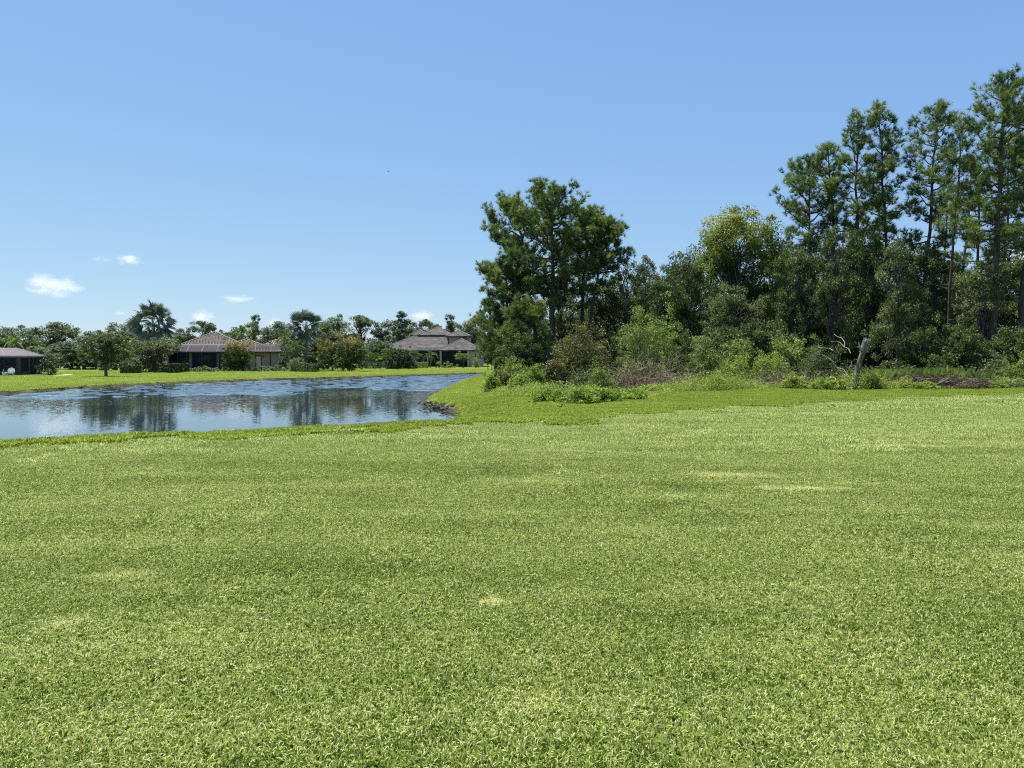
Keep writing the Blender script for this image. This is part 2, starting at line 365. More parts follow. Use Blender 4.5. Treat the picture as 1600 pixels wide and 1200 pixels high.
# water
def watermat():
    m, nt, N, L, o = newmat('pond_water')
    geo = N.new('ShaderNodeNewGeometry'); p = N.new('ShaderNodeBsdfPrincipled')
    p.inputs['Base Color'].default_value = (.02, .03, .035, 1); p.inputs['Roughness'].default_value = .01; p.inputs['IOR'].default_value = 1.4
    p.inputs['Specular IOR Level'].default_value = .5
    # wind: calm near the lawn, ruffled in the middle and beyond, in ragged cat's paws
    sep = N.new('ShaderNodeSeparateXYZ'); L.new(geo.outputs['Position'], sep.inputs[0])
    w = N.new('ShaderNodeTexNoise'); w.inputs['Scale'].default_value = 1; w.inputs['Detail'].default_value = 4
    mw = N.new('ShaderNodeMapping'); mw.inputs['Scale'].default_value = (.06, .22, 1); L.new(geo.outputs['Position'], mw.inputs[0]); L.new(mw.outputs[0], w.inputs['Vector'])
    def mt(op, a, b, c=None, cl=False):
        n = N.new('ShaderNodeMath'); n.operation = op; n.use_clamp = cl
        for k, x in enumerate((a, b, c)):
            if x is None: continue
            if isinstance(x, (int, float)): n.inputs[k].default_value = x
            else: L.new(x, n.inputs[k])
        return n.outputs[0]
    yy = mt('ADD', sep.outputs['Y'], mt('MULTIPLY', mt('SUBTRACT', w.outputs['Fac'], .5), 24))
    yy = mt('ADD', yy, mt('MULTIPLY', sep.outputs['X'], -.25))
    f = mt('MULTIPLY', mt('SUBTRACT', yy, 42), 1 / 9, cl=True)
    st = mt('MULTIPLY_ADD', f, RUF, CALM)
    # wavelets: the slope of the water surface, steeper towards and away than sideways
    acc = None
    for sc_, wt, st_ in ((5.5, .5, (.8, 1, 1)), (13, .5, (1, 1, 1))):
        m_ = N.new('ShaderNodeMapping'); m_.inputs['Scale'].default_value = st_; L.new(geo.outputs['Position'], m_.inputs[0])
        n_ = N.new('ShaderNodeTexNoise'); n_.inputs['Scale'].default_value = sc_; n_.inputs['Detail'].default_value = 2; L.new(m_.outputs[0], n_.inputs['Vector'])
        s_ = N.new('ShaderNodeVectorMath'); s_.operation = 'SUBTRACT'; s_.inputs[1].default_value = (.5, .5, .5); L.new(n_.outputs['Color'], s_.inputs[0])
        k_ = N.new('ShaderNodeVectorMath'); k_.operation = 'MULTIPLY'; k_.inputs[1].default_value = (.16 * wt, wt, 0); L.new(s_.outputs[0], k_.inputs[0])
        if acc is None: acc = k_.outputs[0]
        else:
            ad = N.new('ShaderNodeVectorMath'); ad.operation = 'ADD'; L.new(acc, ad.inputs[0]); L.new(k_.outputs[0], ad.inputs[1]); acc = ad.outputs[0]
    sc2 = N.new('ShaderNodeVectorMath'); sc2.operation = 'SCALE'; L.new(acc, sc2.inputs[0]); L.new(st, sc2.inputs['Scale'])
    ad = N.new('ShaderNodeVectorMath'); ad.operation = 'ADD'; L.new(sc2.outputs[0], ad.inputs[0]); ad.inputs[1].default_value = (0, 0, 1)
    nm = N.new('ShaderNodeVectorMath'); nm.operation = 'NORMALIZE'; L.new(ad.outputs[0], nm.inputs[0])
    L.new(nm.outputs[0], p.inputs['Normal']); L.new(p.outputs[0], o.inputs[0])
    return m
CALM, RUF = .058, .2
SLOPE = .16
M['water'] = watermat()
wx = np.arange(-82, 2, .3); wy = np.concatenate([np.arange(-20, 34, 1.0), np.arange(34, 108, .13)])
X, Y_ = np.meshgrid(wx, wy); xs, ys = X.ravel(), Y_.ravel(); rw = np.random.default_rng(21); zz = np.zeros(len(xs))
ruf = sst(56, 65, ys - .6 * xs + 4 * np.sin(xs * .21 + 1) * np.sin(ys * .13) + 3 * np.sin(xs * .5 + ys * .31) + 1.5 * np.sin(xs * 1.3 - ys * .7)) * (.9 + .1 * np.sin(ys * .45 + .8 * np.sin(xs * .12)))
ruf = np.maximum(ruf, .0 * sst(.55, 1, np.sin(ys * .55 + .4 * np.sin(xs * .3)) * np.sin(xs * .09 + 2)) * sst(24, 38, ys + .3 * xs))
for q in range(26):
    lam = rw.uniform(.55, 2.4); th = rw.normal(0, .55); k_ = 2 * np.pi / lam; kx, ky = k_ * math.sin(th), k_ * math.cos(th)
    zz += SLOPE / math.sqrt(26 / 2) / k_ * np.sin(kx * xs + ky * ys + rw.uniform(0, 6.28) + .6 * np.sin(xs * .23 + q) * np.sin(ys * .19 + 2 * q))
nx = len(wx); i, j = np.meshgrid(np.arange(nx - 1), np.arange(len(wy) - 1)); i = i.ravel(); j = j.ravel()
ins = sdist(xs, ys, SH) < 1.6; k = ins[j * nx + i] | ins[(j + 1) * nx + i + 1]; i, j = i[k], j[k]
F = np.stack([j * nx + i, j * nx + i + 1, (j + 1) * nx + i + 1, (j + 1) * nx + i], 1); used, inv = np.unique(F, return_inverse=True)
g = G(); g.add(np.stack([xs, ys, WATER_Z + zz * ruf], 1)[used], inv.reshape(F.shape))
tag(g.build('pond_water', M['water'], smooth=True), kind='structure')

# ---------------------------------------------------------------- grass (instanced tufts of blades)
def blades(g, n, s, h, w, rng, seg, lean=.5, curl=.5):
    P = np.zeros((n, 3)); P[:, :2] = rng.uniform(-s / 2, s / 2, (n, 2))
    hh = h * rng.uniform(.45, 1.25, n); a = rng.uniform(0, 2 * np.pi, n)
    d = np.stack([np.cos(a), np.sin(a), 0 * a], 1); l = (lean * np.abs(rng.standard_normal(n)) + .1)
    az = a + np.pi / 2 + rng.uniform(-.6, .6, n); sd = np.stack([np.cos(az), np.sin(az), 0 * az], 1) * (w / 2) * rng.uniform(.6, 1.3, n)[:, None]
    up = np.array([0, 0, 1.])
    mid = P + (d * l[:, None] * .48 + up * .55) * hh[:, None]; tip = P + (d * l[:, None] + up * np.clip(1 - .35 * l, .25, 1)[:, None]) * hh[:, None]
    ti = np.clip(rng.normal(.42, .32, n), 0, 1); ti[rng.random(n) < .05] = 1.15; ti[rng.random(n) < .10] = -.15
    P[:, 2] -= .01
    if seg == 2:
        V = np.stack([P - sd, P + sd, mid + sd * .8, tip, mid - sd * .8], 1)
        F = np.arange(n * 5).reshape(n, 5); g.add(V.reshape(-1, 3), F, np.repeat(ti, 5))
    else:
        V = np.stack([P - sd, P + sd, tip], 1); g.add(V.reshape(-1, 3), np.arange(n * 3).reshape(n, 3), np.repeat(ti, 3))
def grass_object(name, specs, mat, label, cat):
    """specs: list of (variant G list, points (N,3), normals yaw scale)"""
    g = G(); var = []; k = 0; pts = []; pv = []; rot = []; scl = []
    for vs_, P, Rr, S in specs:
        k0 = k
        for gg in vs_:
            for V, Fc, T in zip(gg.v, gg.f, gg.t): g.add(V, Fc - 0, T)
            var.append(np.full(gg.n, k)); k += 1
        pts.append(P); rng = np.random.default_rng(k); pv.append(rng.integers(k0, k, len(P))); rot.append(Rr); scl.append(S)
    pts = np.concatenate(pts); pv = np.concatenate(pv); rot = np.concatenate(rot); scl = np.concatenate(scl)
    nb = g.n; me = g.mesh(name, mat)
    me.vertices.add(len(pts)); co = np.zeros((nb + len(pts)) * 3, np.float32); me.vertices.foreach_get('co', co)
    co = co.reshape(-1, 3); co[nb:] = pts; me.vertices.foreach_set('co', co.ravel())
    a = me.attributes.new('var', 'INT', 'POINT'); a.data.foreach_set('value', np.concatenate(var + [pv]).astype(np.int32))
    a = me.attributes.new('ispt', 'BOOLEAN', 'POINT'); a.data.foreach_set('value', np.concatenate([np.zeros(nb), np.ones(len(pts))]).astype(bool))
    rr = np.zeros((nb + len(pts), 3), np.float32); rr[nb:] = rot; a = me.attributes.new('rot', 'FLOAT_VECTOR', 'POINT'); a.data.foreach_set('vector', rr.ravel())
    ss = np.ones(nb + len(pts), np.float32); ss[nb:] = scl; a = me.attributes.new('scl', 'FLOAT', 'POINT'); a.data.foreach_set('value', ss)
    me.update()
    ng = bpy.data.node_groups.new(name, 'GeometryNodeTree'); ng.interface.new_socket('Geometry', in_out='INPUT', socket_type='NodeSocketGeometry'); ng.interface.new_socket('Geometry', in_out='OUTPUT', socket_type='NodeSocketGeometry')
    N = ng.nodes; L = ng.links; gi = N.new('NodeGroupInput'); go = N.new('NodeGroupOutput')
    def attr(nm, t):
        n = N.new('GeometryNodeInputNamedAttribute'); n.data_type = t; n.inputs[0].default_value = nm
        return [o for o in n.outputs if o.enabled and o.name == 'Attribute'][0]
    sep = N.new('GeometryNodeSeparateGeometry'); sep.domain = 'POINT'; L.new(gi.outputs[0], sep.inputs[0]); L.new(attr('ispt', 'BOOLEAN'), sep.inputs[1])
    jn = N.new('GeometryNodeJoinGeometry'); va = attr('var', 'INT'); ra_ = attr('rot', 'FLOAT_VECTOR'); sa = attr('scl', 'FLOAT')
    for q in range(k):
        cmp = N.new('FunctionNodeCompare'); cmp.data_type = 'INT'; cmp.operation = 'EQUAL'
        ins = [s_ for s_ in cmp.inputs if s_.enabled]; L.new(va, ins[0]); ins[1].default_value = q
        sg = N.new('GeometryNodeSeparateGeometry'); sg.domain = 'POINT'; L.new(sep.outputs[1], sg.inputs[0]); L.new(cmp.outputs[0], sg.inputs[1])
        ip = N.new('GeometryNodeInstanceOnPoints'); L.new(sep.outputs[0], ip.inputs['Points']); L.new(cmp.outputs[0], ip.inputs['Selection']); L.new(sg.outputs[0], ip.inputs['Instance'])
        L.new(ra_, ip.inputs['Rotation']); L.new(sa, ip.inputs['Scale']); L.new(ip.outputs[0], jn.inputs[0])
    L.new(jn.outputs[0], go.inputs[0])
    o = put(name, me); md = o.modifiers.new('tufts', 'NODES'); md.node_group = ng
    return tag(o, label, cat, kind='stuff')
def scatter(step, y0, y1, rng, cond, jit=.13, half=lambda y: .74 * y + 6.5):
    X, Y = np.meshgrid(np.arange(-60, 60, step), np.arange(y0, y1, step)); x = X.ravel() + rng.uniform(-jit, jit, X.size) * step; y = Y.ravel() + rng.uniform(-jit, jit, X.size) * step
    k = np.abs(x) < half(y); x, y = x[k], y[k]; k = cond(x, y); x, y = x[k], y[k]
    z = hgt(x, y); e = .3; zx = (hgt(x + e, y) - hgt(x - e, y)) / (2 * e); zy = (hgt(x, y + e) - hgt(x, y - e)) / (2 * e)
    rot = []
    for a, b in zip(zx, zy):
        n = Vector((-a, -b, 1)).normalized(); q = n.to_track_quat('Z', 'Y') @ Euler((0, 0, rng.uniform(0, 6.28))).to_quaternion(); ee = q.to_euler(); rot.append((ee.x, ee.y, ee.z))
    return np.stack([x, y, z], 1), np.array(rot), rng.uniform(.85, 1.2, len(x))
rng = np.random.default_rng(5)
def gset(nv, n, s, h, w, seg, seed, lean=.5):
    out = []
    for k in range(nv):
        gg = G(); blades(gg, n, s, h, w, np.random.default_rng(seed + k), seg, lean); out.append(gg)
    return out
inm = lambda x, y: sdist(x, y, MOW) < .15 + .45 * rng.standard_normal(len(x)) * (y > 12)
lg = lambda x, y: (sdist(x, y, MOW) > -.15 + .4 * rng.standard_normal(len(x))) & (sdist(x, y, SH) > .62) & (sdist(x, y, WOOD) > -1.5)
grass_object('lawn_grass', [
    (gset(5, 7600, .9, .027, .0042, 2, 10, .95),) + scatter(.62, .6, 8.5, rng, lambda x, y: inm(x, y) & ((y < 6.6) | (rng.random(len(y)) < .45))),
    (gset(4, 8500, 1.1, .028, .0058, 2, 20, .95),) + scatter(.78, 5.2, 14.5, rng, lambda x, y: inm(x, y) & ((y > 6.3) | (rng.random(len(y)) < .35)) & ((y < 12.6) | (rng.random(len(y)) < .5))),
    (gset(3, 9000, 2.2, .036, .016, 1, 30, .9),) + scatter(1.4, 11.5, 24, rng, lambda x, y: inm(x, y) & ((y > 12.3) | (rng.random(len(y)) < .5))),
    (gset(3, 11000, 3.2, .042, .026, 1, 40, .9),) + scatter(2.2, 23, 42, rng, inm)],
    M['mown'], 'short mown pale green lawn grass across the foreground', 'grass')
grass_object('long_grass', [
    (gset(3, 5200, 1.1, .085, .011, 2, 50, .8),) + scatter(.75, 10, 40, rng, lg, half=lambda y: .74 * y + 6),
    (gset(3, 520, .34, .075, .013, 1, 55, .8),) + scatter(.27, 12, 60, rng, lambda x, y: (sdist(x, y, SH) > .2) & (sdist(x, y, SH) < .95), half=lambda y: .74 * y + 6),
    (gset(3, 4500, 2.2, .10, .026, 1, 60, .8),) + scatter(1.5, 39, 75, rng, lambda x, y: lg(x, y) & (x > -30) & (sdist(x, y, SH) > 1.15), half=lambda y: .74 * y + 6),
    (gset(3, 900, .8, .07, .022, 1, 75, .8),) + scatter(.62, 38, 112, rng, lambda x, y: (sdist(x, y, SH) > .3) & (sdist(x, y, SH) < 2.6) & (sdist(x, y, WOOD) > -.5) & (sdist(x, y, MOW) > 0), half=lambda y: .74 * y + 6),
    (gset(3, 9000, 4.0, .055, .032, 1, 70, .9),) + scatter(2.8, 50, 125, rng, lambda x, y: (sdist(x, y, SH) > 2.1) & (sdist(x, y, WOOD) > 0) & (x < 10), half=lambda y: .74 * y + 6)],
    M['long'], 'brighter uncut grass along the pond banks and far lawns', 'grass')

# ---------------------------------------------------------------- trees
def curve_pts(a, b, sag, rng, k=5, wob=.05):
    a = np.asarray(a, float); b = np.asarray(b, float); t = np.linspace(0, 1, k)[:, None]; L = np.linalg.norm(b - a)
    P = a + (b - a) * t; P[:, 2] += sag * L * np.sin(np.pi * t[:, 0]); P[1:-1] += rng.standard_normal((k - 2, 3)) * wob * L
    return P
def pine_meshes(seed, H, base, Rad, n_br=46, lean=(0, 0), r0=.17, tuft=.34, nn=26, topsharp=1.0, dead=8, mat='pine', tw=.024, fork=None, side=0):
    """tall slash pine; base = height of the lowest live bough"""
    rng = np.random.default_rng(seed); gt = G(); gc = G()
    k = 12; t = np.linspace(0, 1, k); P = np.zeros((k, 3)); P[:, 2] = t * H
    P[:, 0] = lean[0] * t ** 1.3 + np.cumsum(rng.normal(0, .085, k)); P[:, 1] = lean[1] * t + np.cumsum(rng.normal(0, .05, k)); P[0, :2] = 0
    rad = r0 * (1 - t) ** .75 + .025; rad[0] *= 1.35
    tube(gt, P, rad, 9, wob=.05, rng=rng)
    axis_ = lambda z: np.array([np.interp(z, P[:, 2], P[:, 0]), np.interp(z, P[:, 2], P[:, 1]), z])
    C = []; D = []; ph = rng.uniform(0, 6)
    for q in range(n_br):
        f = ((q + .5) / n_br) ** 1.0; z = base + (H - base) * f * .985; ph += 2.4 + rng.normal(0, .35)
        prof = (math.sin(math.pi * min(1, .22 + .78 * (1 - f)) * .62 + .1) ** topsharp) * (1.0 if f < .8 else (1 - f) / .2 * .75 + .25)
        Lb = Rad * prof * rng.uniform(.55, 1.15)
        if f < .35: Lb *= rng.uniform(.45, 1.15)
        el = .12 + .75 * f + rng.normal(0, .14); dxy = np.array([math.cos(ph), math.sin(ph)])
        if side: dxy[0] += side * .6; dxy /= np.linalg.norm(dxy)
        a = axis_(z); b = a + np.array([dxy[0] * math.cos(el), dxy[1] * math.cos(el), math.sin(el)]) * Lb
        bp = curve_pts(a, b, -.07, rng, 6, .035); tube(gt, bp, np.linspace(.018 + .022 * Lb, .012, 6), 4, cap=False)
        nt_ = int(2 + Lb * 3.3)
        for _ in range(nt_):
            tt = rng.uniform(.3, 1.0) ** .7; c0 = bp[0] + 0; ii = tt * 5; i0 = min(4, int(ii)); c0 = bp[i0] + (bp[i0 + 1] - bp[i0]) * (ii - i0)
            off = np.array([rng.normal(0, .42), rng.normal(0, .42), abs(rng.normal(.12, .3))]) * (.35 + .3 * Lb / max(Rad, .1))
            c1 = c0 + off; tube(gt, [c0, (c0 + c1) / 2 + [0, 0, -.03], c1], [.014, .011, .008], 3, cap=False)
            C.append(c1); D.append(unit(off + np.array([dxy[0] * .4, dxy[1] * .4, .45])))
            for _ in range(rng.integers(1, 4)):
                C.append(c1 + rng.normal(0, .2, 3)); D.append(unit(off + np.array([dxy[0] * .4, dxy[1] * .4, .6])))
        C.append(b); D.append(unit(b - a))
    for _ in range(5):
        C.append(axis_(H) + rng.normal(0, .12, 3)); D.append(np.array([0, 0, 1.]))
    for _ in range(dead):
        z = rng.uniform(base * .35, base); a = axis_(z); ph = rng.uniform(0, 6.28); l = rng.uniform(.5, 1.8)
        b = a + np.array([math.cos(ph), math.sin(ph), rng.uniform(-.25, .35)]) * l
        tube(gt, curve_pts(a, b, -.05, rng, 4, .05), np.linspace(.03, .008, 4), 3, cap=False)
    needles(gc, np.array(C), np.array(D), nn, tuft, tw, rng, spread=.62)
    return gt.mesh('trunk', M['bark'], True), gc.mesh('crown', M[mat])
def broad_meshes(seed, H, blobs, nclump, nleaf, leaf, mat='oak', bark='bark2', r0=.16, crad=.62, trunks=1, hollow=.55, up=.6, W=.55, trunk_h=.35, flat=.7, autumn=False):
    """broadleaf tree: blobs = ellipsoids (x,y,z,rx,ry,rz) that the boughs fill"""
    rng = np.random.default_rng(seed); gt = G(); gc = G(); vol = np.array([b[3] * b[4] * b[5] for b in blobs]) ** .7; vol /= vol.sum()
    C = []
    for b, w in zip(blobs, vol):
        n = max(3, int(nclump * w)); d = unit(rng.standard_normal((n, 3))); rr = (hollow + (1 - hollow) * rng.uniform(0, 1, n) ** .6)[:, None]
        d[:, 2] = np.where(d[:, 2] < -.55, -d[:, 2] * .6, d[:, 2])
        C.append(np.array(b[:3]) + d * rr * np.array(b[3:]) * rng.uniform(.86, 1.12, (n, 1)))
    C = np.concatenate(C); C = C[C[:, 2] > .25]
    for q in range(trunks):
        off = np.array([0, 0, 0]) if trunks == 1 else np.append(rng.normal(0, .22, 2), 0)
        tx = rng.normal(0, H * .03); ty = rng.normal(0, H * .03); th = H * .82
        P = np.array([off, off + [tx * .3, ty * .3, th * .3], off + [tx, ty, th * .6], off + [tx * .6 + rng.normal(0, .2), ty, th]])
        tube(gt, P, np.array([1.25, .9, .6, .15]) * r0 / (trunks ** .4), 7, wob=.05, rng=rng)
        for c in C[q::trunks][: 60]:
            z = min(c[2] * rng.uniform(.35, .8), th * .95); z = max(z, H * trunk_h * .5); a = np.array([np.interp(z, P[:, 2], P[:, 0]), np.interp(z, P[:, 2], P[:, 1]), z])
            l = np.linalg.norm(c - a); tube(gt, curve_pts(a, c, .06, rng, 5, .06), np.linspace(.02 + .013 * l, .01, 5), 4, cap=False)
    per = max(4, nleaf // len(C)); cr = crad * rng.uniform(.55, 1.35, len(C))
    n = per * len(C); idx = np.repeat(np.arange(len(C)), per)
    off = unit(rng.standard_normal((n, 3))) * (rng.uniform(0, 1, n) ** .5)[:, None] * cr[idx][:, None]; off[:, 2] *= flat
    ti = np.clip(rng.uniform(0, 1, len(C))[idx] * .6 + rng.uniform(0, .4, n), 0, 1)
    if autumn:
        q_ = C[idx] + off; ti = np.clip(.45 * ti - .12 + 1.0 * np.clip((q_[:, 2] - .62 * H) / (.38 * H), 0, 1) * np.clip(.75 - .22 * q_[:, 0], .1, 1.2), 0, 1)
    leaves(gc, C[idx] + off, leaf, rng, W, up, tint=ti, out=off * .8)
    return gt.mesh('trunk', M[bark], True), gc.mesh('crown', M[mat])
def plant(name, meshes, u, Y, vtop, label, cat, group=None, H=None, wpx=None, W0=None, rz=0, x=None, zoff=0, parts=('trunk', 'crown')):
    """stand a tree on the ground at depth Y below photo column u, its top reaching vtop"""
    px = at(u, HOR, Y).x if x is None else x
    z = gz(px, Y); e = empty(name, (px, Y, z + zoff), rz, label=label, cat=cat, group=group)
    if vtop is not None and H:
        s = (at(u, vtop, Y).z - z) / H; sx = s if not wpx else (wpx / F_PX * Y) / W0
        e.scale = (sx, sx, s)
    for nm, me in zip(parts, meshes): put(nm, me, e)
    return e
def Htop(u, v, Y):
    p = at(u, v, Y); return p.z - gz(p.x, Y)

# ---- tall pines on the right
G1 = 'slash pines on the right of the woods'
for k, (u, Y, vt, cb, hw, side, nb, r0, lean, lab) in enumerate([
    (1274, 62, 252, 360, 58, -.7, 40, .15, -2.0, 'slash pine with crown reaching left, first tall pine beside the yellowing tree'),
    (1312, 60, 226, 330, 40, -.6, 32, .14, -1.0, 'slender slash pine second from the left of the tall row, crown tucked under its neighbour'),
    (1337, 58, 170, 380, 46, -.2, 44, .16, -.9, 'tall straight slash pine with sharply rising top behind the dead stump'),
    (1392, 57, 156, 330, 42, 0, 42, .15, -.3, 'tall narrow slash pine with twin tufted top, middle of the row'),
    (1438, 55, 156, 340, 54, .1, 50, .16, .4, 'tall full-crowned slash pine right of the twin tufted one'),
    (1476, 52, 188, 300, 30, 0, 22, .10, .1, 'thin sparse slash pine with a bare pole-like trunk behind the brush pile'),
    (1516, 61, 257, 400, 36, 0, 28, .15, 0, 'short dark-trunked slash pine left of the tallest pine'),
    (1548, 50, 118, 330, 64, 0, 62, .24, .2, 'tallest slash pine with thick dark trunk near the photo edge'),
    (1588, 52, 152, 330, 62, .3, 56, .21, .6, 'dark heavy slash pine cut by the right edge of the photo')]):
    H = Htop(u, vt, Y) - .35; b = Htop(u, cb + [70, 60, 80, 45, 90, 60, 40, 75, 60][k], Y)
    ms = pine_meshes(100 + k, H, b, hw * 1.06 / F_PX * Y, n_br=int(nb * .92), lean=(lean + [.6, -.5, .3, -.4, .5, -.2, .4, 0, 0][k], rng.normal(0, .4)), r0=r0, side=side, dead=14, topsharp=[.5, .8, .6, .75, .45, 1, .7, .5, .5][k], nn=26, tw=.026, tuft=.38)
    plant('pine_tree', ms, u, Y, None, lab, 'pine tree', G1)
    if k in (4, 8): keep = ms
for k, (u, Y, vt, cb, hw, nb, lab) in enumerate([(1362, 70, 262, 380, 22, 16, 'thin background pine in the gap right of the sharply rising one'),
    (1458, 68, 270, 380, 22, 15, 'background pine just left of the thin sparse one'), (1496, 66, 245, 330, 24, 15, 'background pine with bare lower trunk right of the thin sparse one'), (1570, 64, 215, 340, 30, 20, 'background pine between the tallest pine and the photo edge')]):
    plant('pine_tree', pine_meshes(170 + k, Htop(u, vt, Y), Htop(u, cb + 60, Y), hw * 1.1 / F_PX * Y, n_br=nb, lean=(rng.normal(0, .8), 0), r0=.13, dead=10, topsharp=.6, nn=22, tw=.03, tuft=.4), u, Y, None, lab, 'pine tree', G1)
plant('pine_tree', keep, 1668, 56, None, 'slash pine standing past the right edge of the photo', 'pine tree', G1, rz=2)
# ---- pine clump on the left end of the woods
G2 = 'pines clustered at the pond end of the woods'
for k, (u, Y, vt, cb, hw, side, nb, r0, lean, lab) in enumerate([
    (858, 68, 286, 480, 78, -.1, 84, .30, .8, 'big forked slash pine with the highest crown of the pond-side clump'),
    (842, 72, 300, 500, 78, -.8, 66, .2, -2.2, 'slash pine with boughs reaching left over the pond-side clump'),
    (907, 71, 318, 470, 48, .1, 56, .22, 1.0, 'upright slash pine with dark trunk in the middle of the pond-side clump'),
    (914, 69, 332, 430, 52, .4, 52, .18, 2.0, 'right-leaning slash pine with tufted top at the right of the pond-side clump'),
    (800, 70, 395, 545, 54, -.3, 72, .17, -.8, 'bushy lower slash pine at the left edge of the clump over the pond'),
    (833, 62, 470, 548, 44, -.3, 44, .11, -.4, 'young yellow-green pine with a bare grey trunk under the clump'),
    (775, 78, 462, 560, 32, -.2, 36, .12, 0, 'low dense pine nearest the grey-roofed house')]):
    H = Htop(u, vt, Y) - .9; b = max(.8, Htop(u, cb, Y))
    ms = pine_meshes(140 + k, H, b, hw / F_PX * Y, n_br=int(nb * .8), lean=(lean, rng.normal(0, .4)), r0=r0, side=side, dead=7, tuft=.42, tw=.032, topsharp=.8, mat='pine_far' if k == 5 else 'pine')
    plant('pine_tree', ms, u, Y, None, lab, 'pine tree', G2)

# ---- broadleaf variants (10 m tall)
BL = {}
BL['dome'] = broad_meshes(1, 10, [(0, 0, 6.4, 4.2, 4.0, 3.4), (-2.2, .5, 4.6, 2.6, 2.6, 2.2), (2.4, -.4, 4.4, 2.6, 2.4, 2.2), (.6, 0, 8.2, 2.2, 2.2, 1.7)], 170, 17000, .19, 'oak')
BL['dome2'] = broad_meshes(2, 10, [(0, 0, 6.0, 3.8, 4.0, 3.4), (-1.8, .5, 7.2, 2.3, 2.4, 2.3), (2.2, -.4, 5.0, 2.6, 2.4, 2.6), (0, -.5, 2.8, 3.6, 3.2, 2.0)], 170, 17000, .19, 'oak2')
BL['tall'] = broad_meshes(3, 10, [(0, 0, 7.2, 2.0, 2.0, 2.7), (.5, .3, 4.6, 2.4, 2.2, 2.4), (-.6, 0, 2.8, 2.2, 2.2, 2.0)], 130, 13000, .19, 'oak')
BL['tall2'] = broad_meshes(4, 10, [(.3, 0, 7.6, 1.7, 1.8, 2.3), (-.8, .3, 5.2, 2.3, 2.2, 2.2), (.8, 0, 3.0, 2.5, 2.2, 2.2)], 130, 13000, .18, 'oak2')
BL['open'] = broad_meshes(5, 10, [(0, 0, 7.4, 2.9, 2.9, 2.5), (-1.4, .5, 5.6, 2.2, 2.2, 1.6)], 90, 7000, .19, 'oak2', crad=.5, trunks=2, trunk_h=.4)
BL['round'] = broad_meshes(6, 5, [(0, 0, 2.6, 2.7, 2.6, 2.2), (-1.2, 0, 1.5, 2.0, 2.2, 1.4), (1.3, 0, 1.6, 2.0, 2.2, 1.5)], 150, 13000, .19, 'oak', crad=.5)
G3 = 'broadleaf trees crowding the woods'
def bl(kind, u, Y, vt, wpx, lab, rz=0, g=G3, name='broadleaf_tree', cat='tree'):
    H0 = 5 if kind == 'round' else 10; W0 = {'dome': 8.6, 'dome2': 8.2, 'tall': 4.8, 'tall2': 4.9, 'open': 6, 'round': 5.6}[kind]
    return plant(name, BL[kind], u, Y, vt, lab, cat, g, H=H0, wpx=wpx, W0=W0, rz=rz)
bl('open', 985, 72, 400, 70, 'thin-crowned tree with sky showing through, right of the pond-side pines', 1)
bl('tall2', 1008, 66, 398, 62, 'vine-draped narrow tree beside the thin-crowned one', .5)
bl('tall', 1040, 60, 418, 66, 'very dark vine-smothered tree leaning over the light green shrubs', 2)
bl('dome2', 1078, 70, 366, 110, 'grey-green tree with ragged top left of the yellowing tree', 3)
bl('tall', 1068, 62, 395, 70, 'narrow dark tree left of the yellowing tree', 4.1)
# yellowing maple
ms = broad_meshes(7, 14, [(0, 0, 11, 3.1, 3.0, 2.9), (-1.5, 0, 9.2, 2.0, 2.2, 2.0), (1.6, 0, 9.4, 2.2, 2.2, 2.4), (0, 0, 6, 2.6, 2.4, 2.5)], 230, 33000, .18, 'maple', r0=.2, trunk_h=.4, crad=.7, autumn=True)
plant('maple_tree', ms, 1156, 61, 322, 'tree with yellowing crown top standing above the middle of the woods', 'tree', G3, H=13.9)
bl('dome', 1205, 66, 372, 95, 'dark tree squeezed between the yellowing tree and the first tall pine', 2.2)
bl('dome2', 1150, 57, 440, 120, 'broad dark tree directly beneath the yellowing crown', .9)
bl('round', 1128, 50, 505, 96, 'low rounded tree behind the shrubs under the yellowing tree', 1.2)
bl('round', 1196, 49, 492, 110, 'low rounded tree with glossy leaf clusters left of the dead branches', 2.6)
bl('dome', 1245, 56, 385, 105, 'dark oak under the first tall pine', 3.9)
bl('tall2', 1300, 54, 352, 70, 'oak with light upper leaves growing between the left tall pines', 1.4)
bl('tall', 1345, 56, 340, 74, 'dark upright oak directly behind the dead stump', 5)
bl('tall2', 1402, 49, 372, 72, 'grey-green vine-covered tree right of the dead stump', 3.1)
bl('dome', 1372, 60, 368, 130, 'dark wide oak filling the gap behind the stump', .4)
bl('tall', 1452, 54, 380, 70, 'dark narrow oak behind the left end of the brush pile', 2.8)
bl('dome2', 1500, 58, 396, 120, 'wide grey-green oak between the thin pine and the tallest pine', 4.4)
bl('open', 1540, 50, 405, 80, 'open-crowned small oak around the tallest pine trunk', .2)
bl('dome', 1590, 57, 392, 130, 'dark oak at the right edge of the photo', 1.7)
bl('round', 1495, 47, 500, 84, 'low grey-leaved tree behind the brush pile', 4)
bl('round', 1580, 46, 505, 90, 'low leafy tree at the photo edge right of the tallest pine', 5.2)
bl('round', 1440, 50, 505, 80, 'low shaded tree between the stump and the thin pine', .8)
bl('dome2', 1660, 54, 420, 130, 'grey-green oak standing past the right edge of the photo', 2)
bl('tall', 945, 74, 425, 80, 'narrow tree behind the right side of the pond-side pines', 2)
bl('dome', 880, 80, 440, 110, 'dark tree behind the trunks of the pond-side pines', 1)
bl('round', 812, 60, 515, 80, 'dark shaded small tree under the left side of the pond-side pines', 0)
bl('round', 900, 60, 520, 84, 'shaded small tree beneath the middle of the pond-side pines', 3)
bl('tall', 776, 84, 500, 50, 'slim dark tree at the left edge of the pond-side clump', 3)
bl('tall', 1276, 60, 372, 74, 'dark oak pressed against the first tall pine trunk', 2.3)
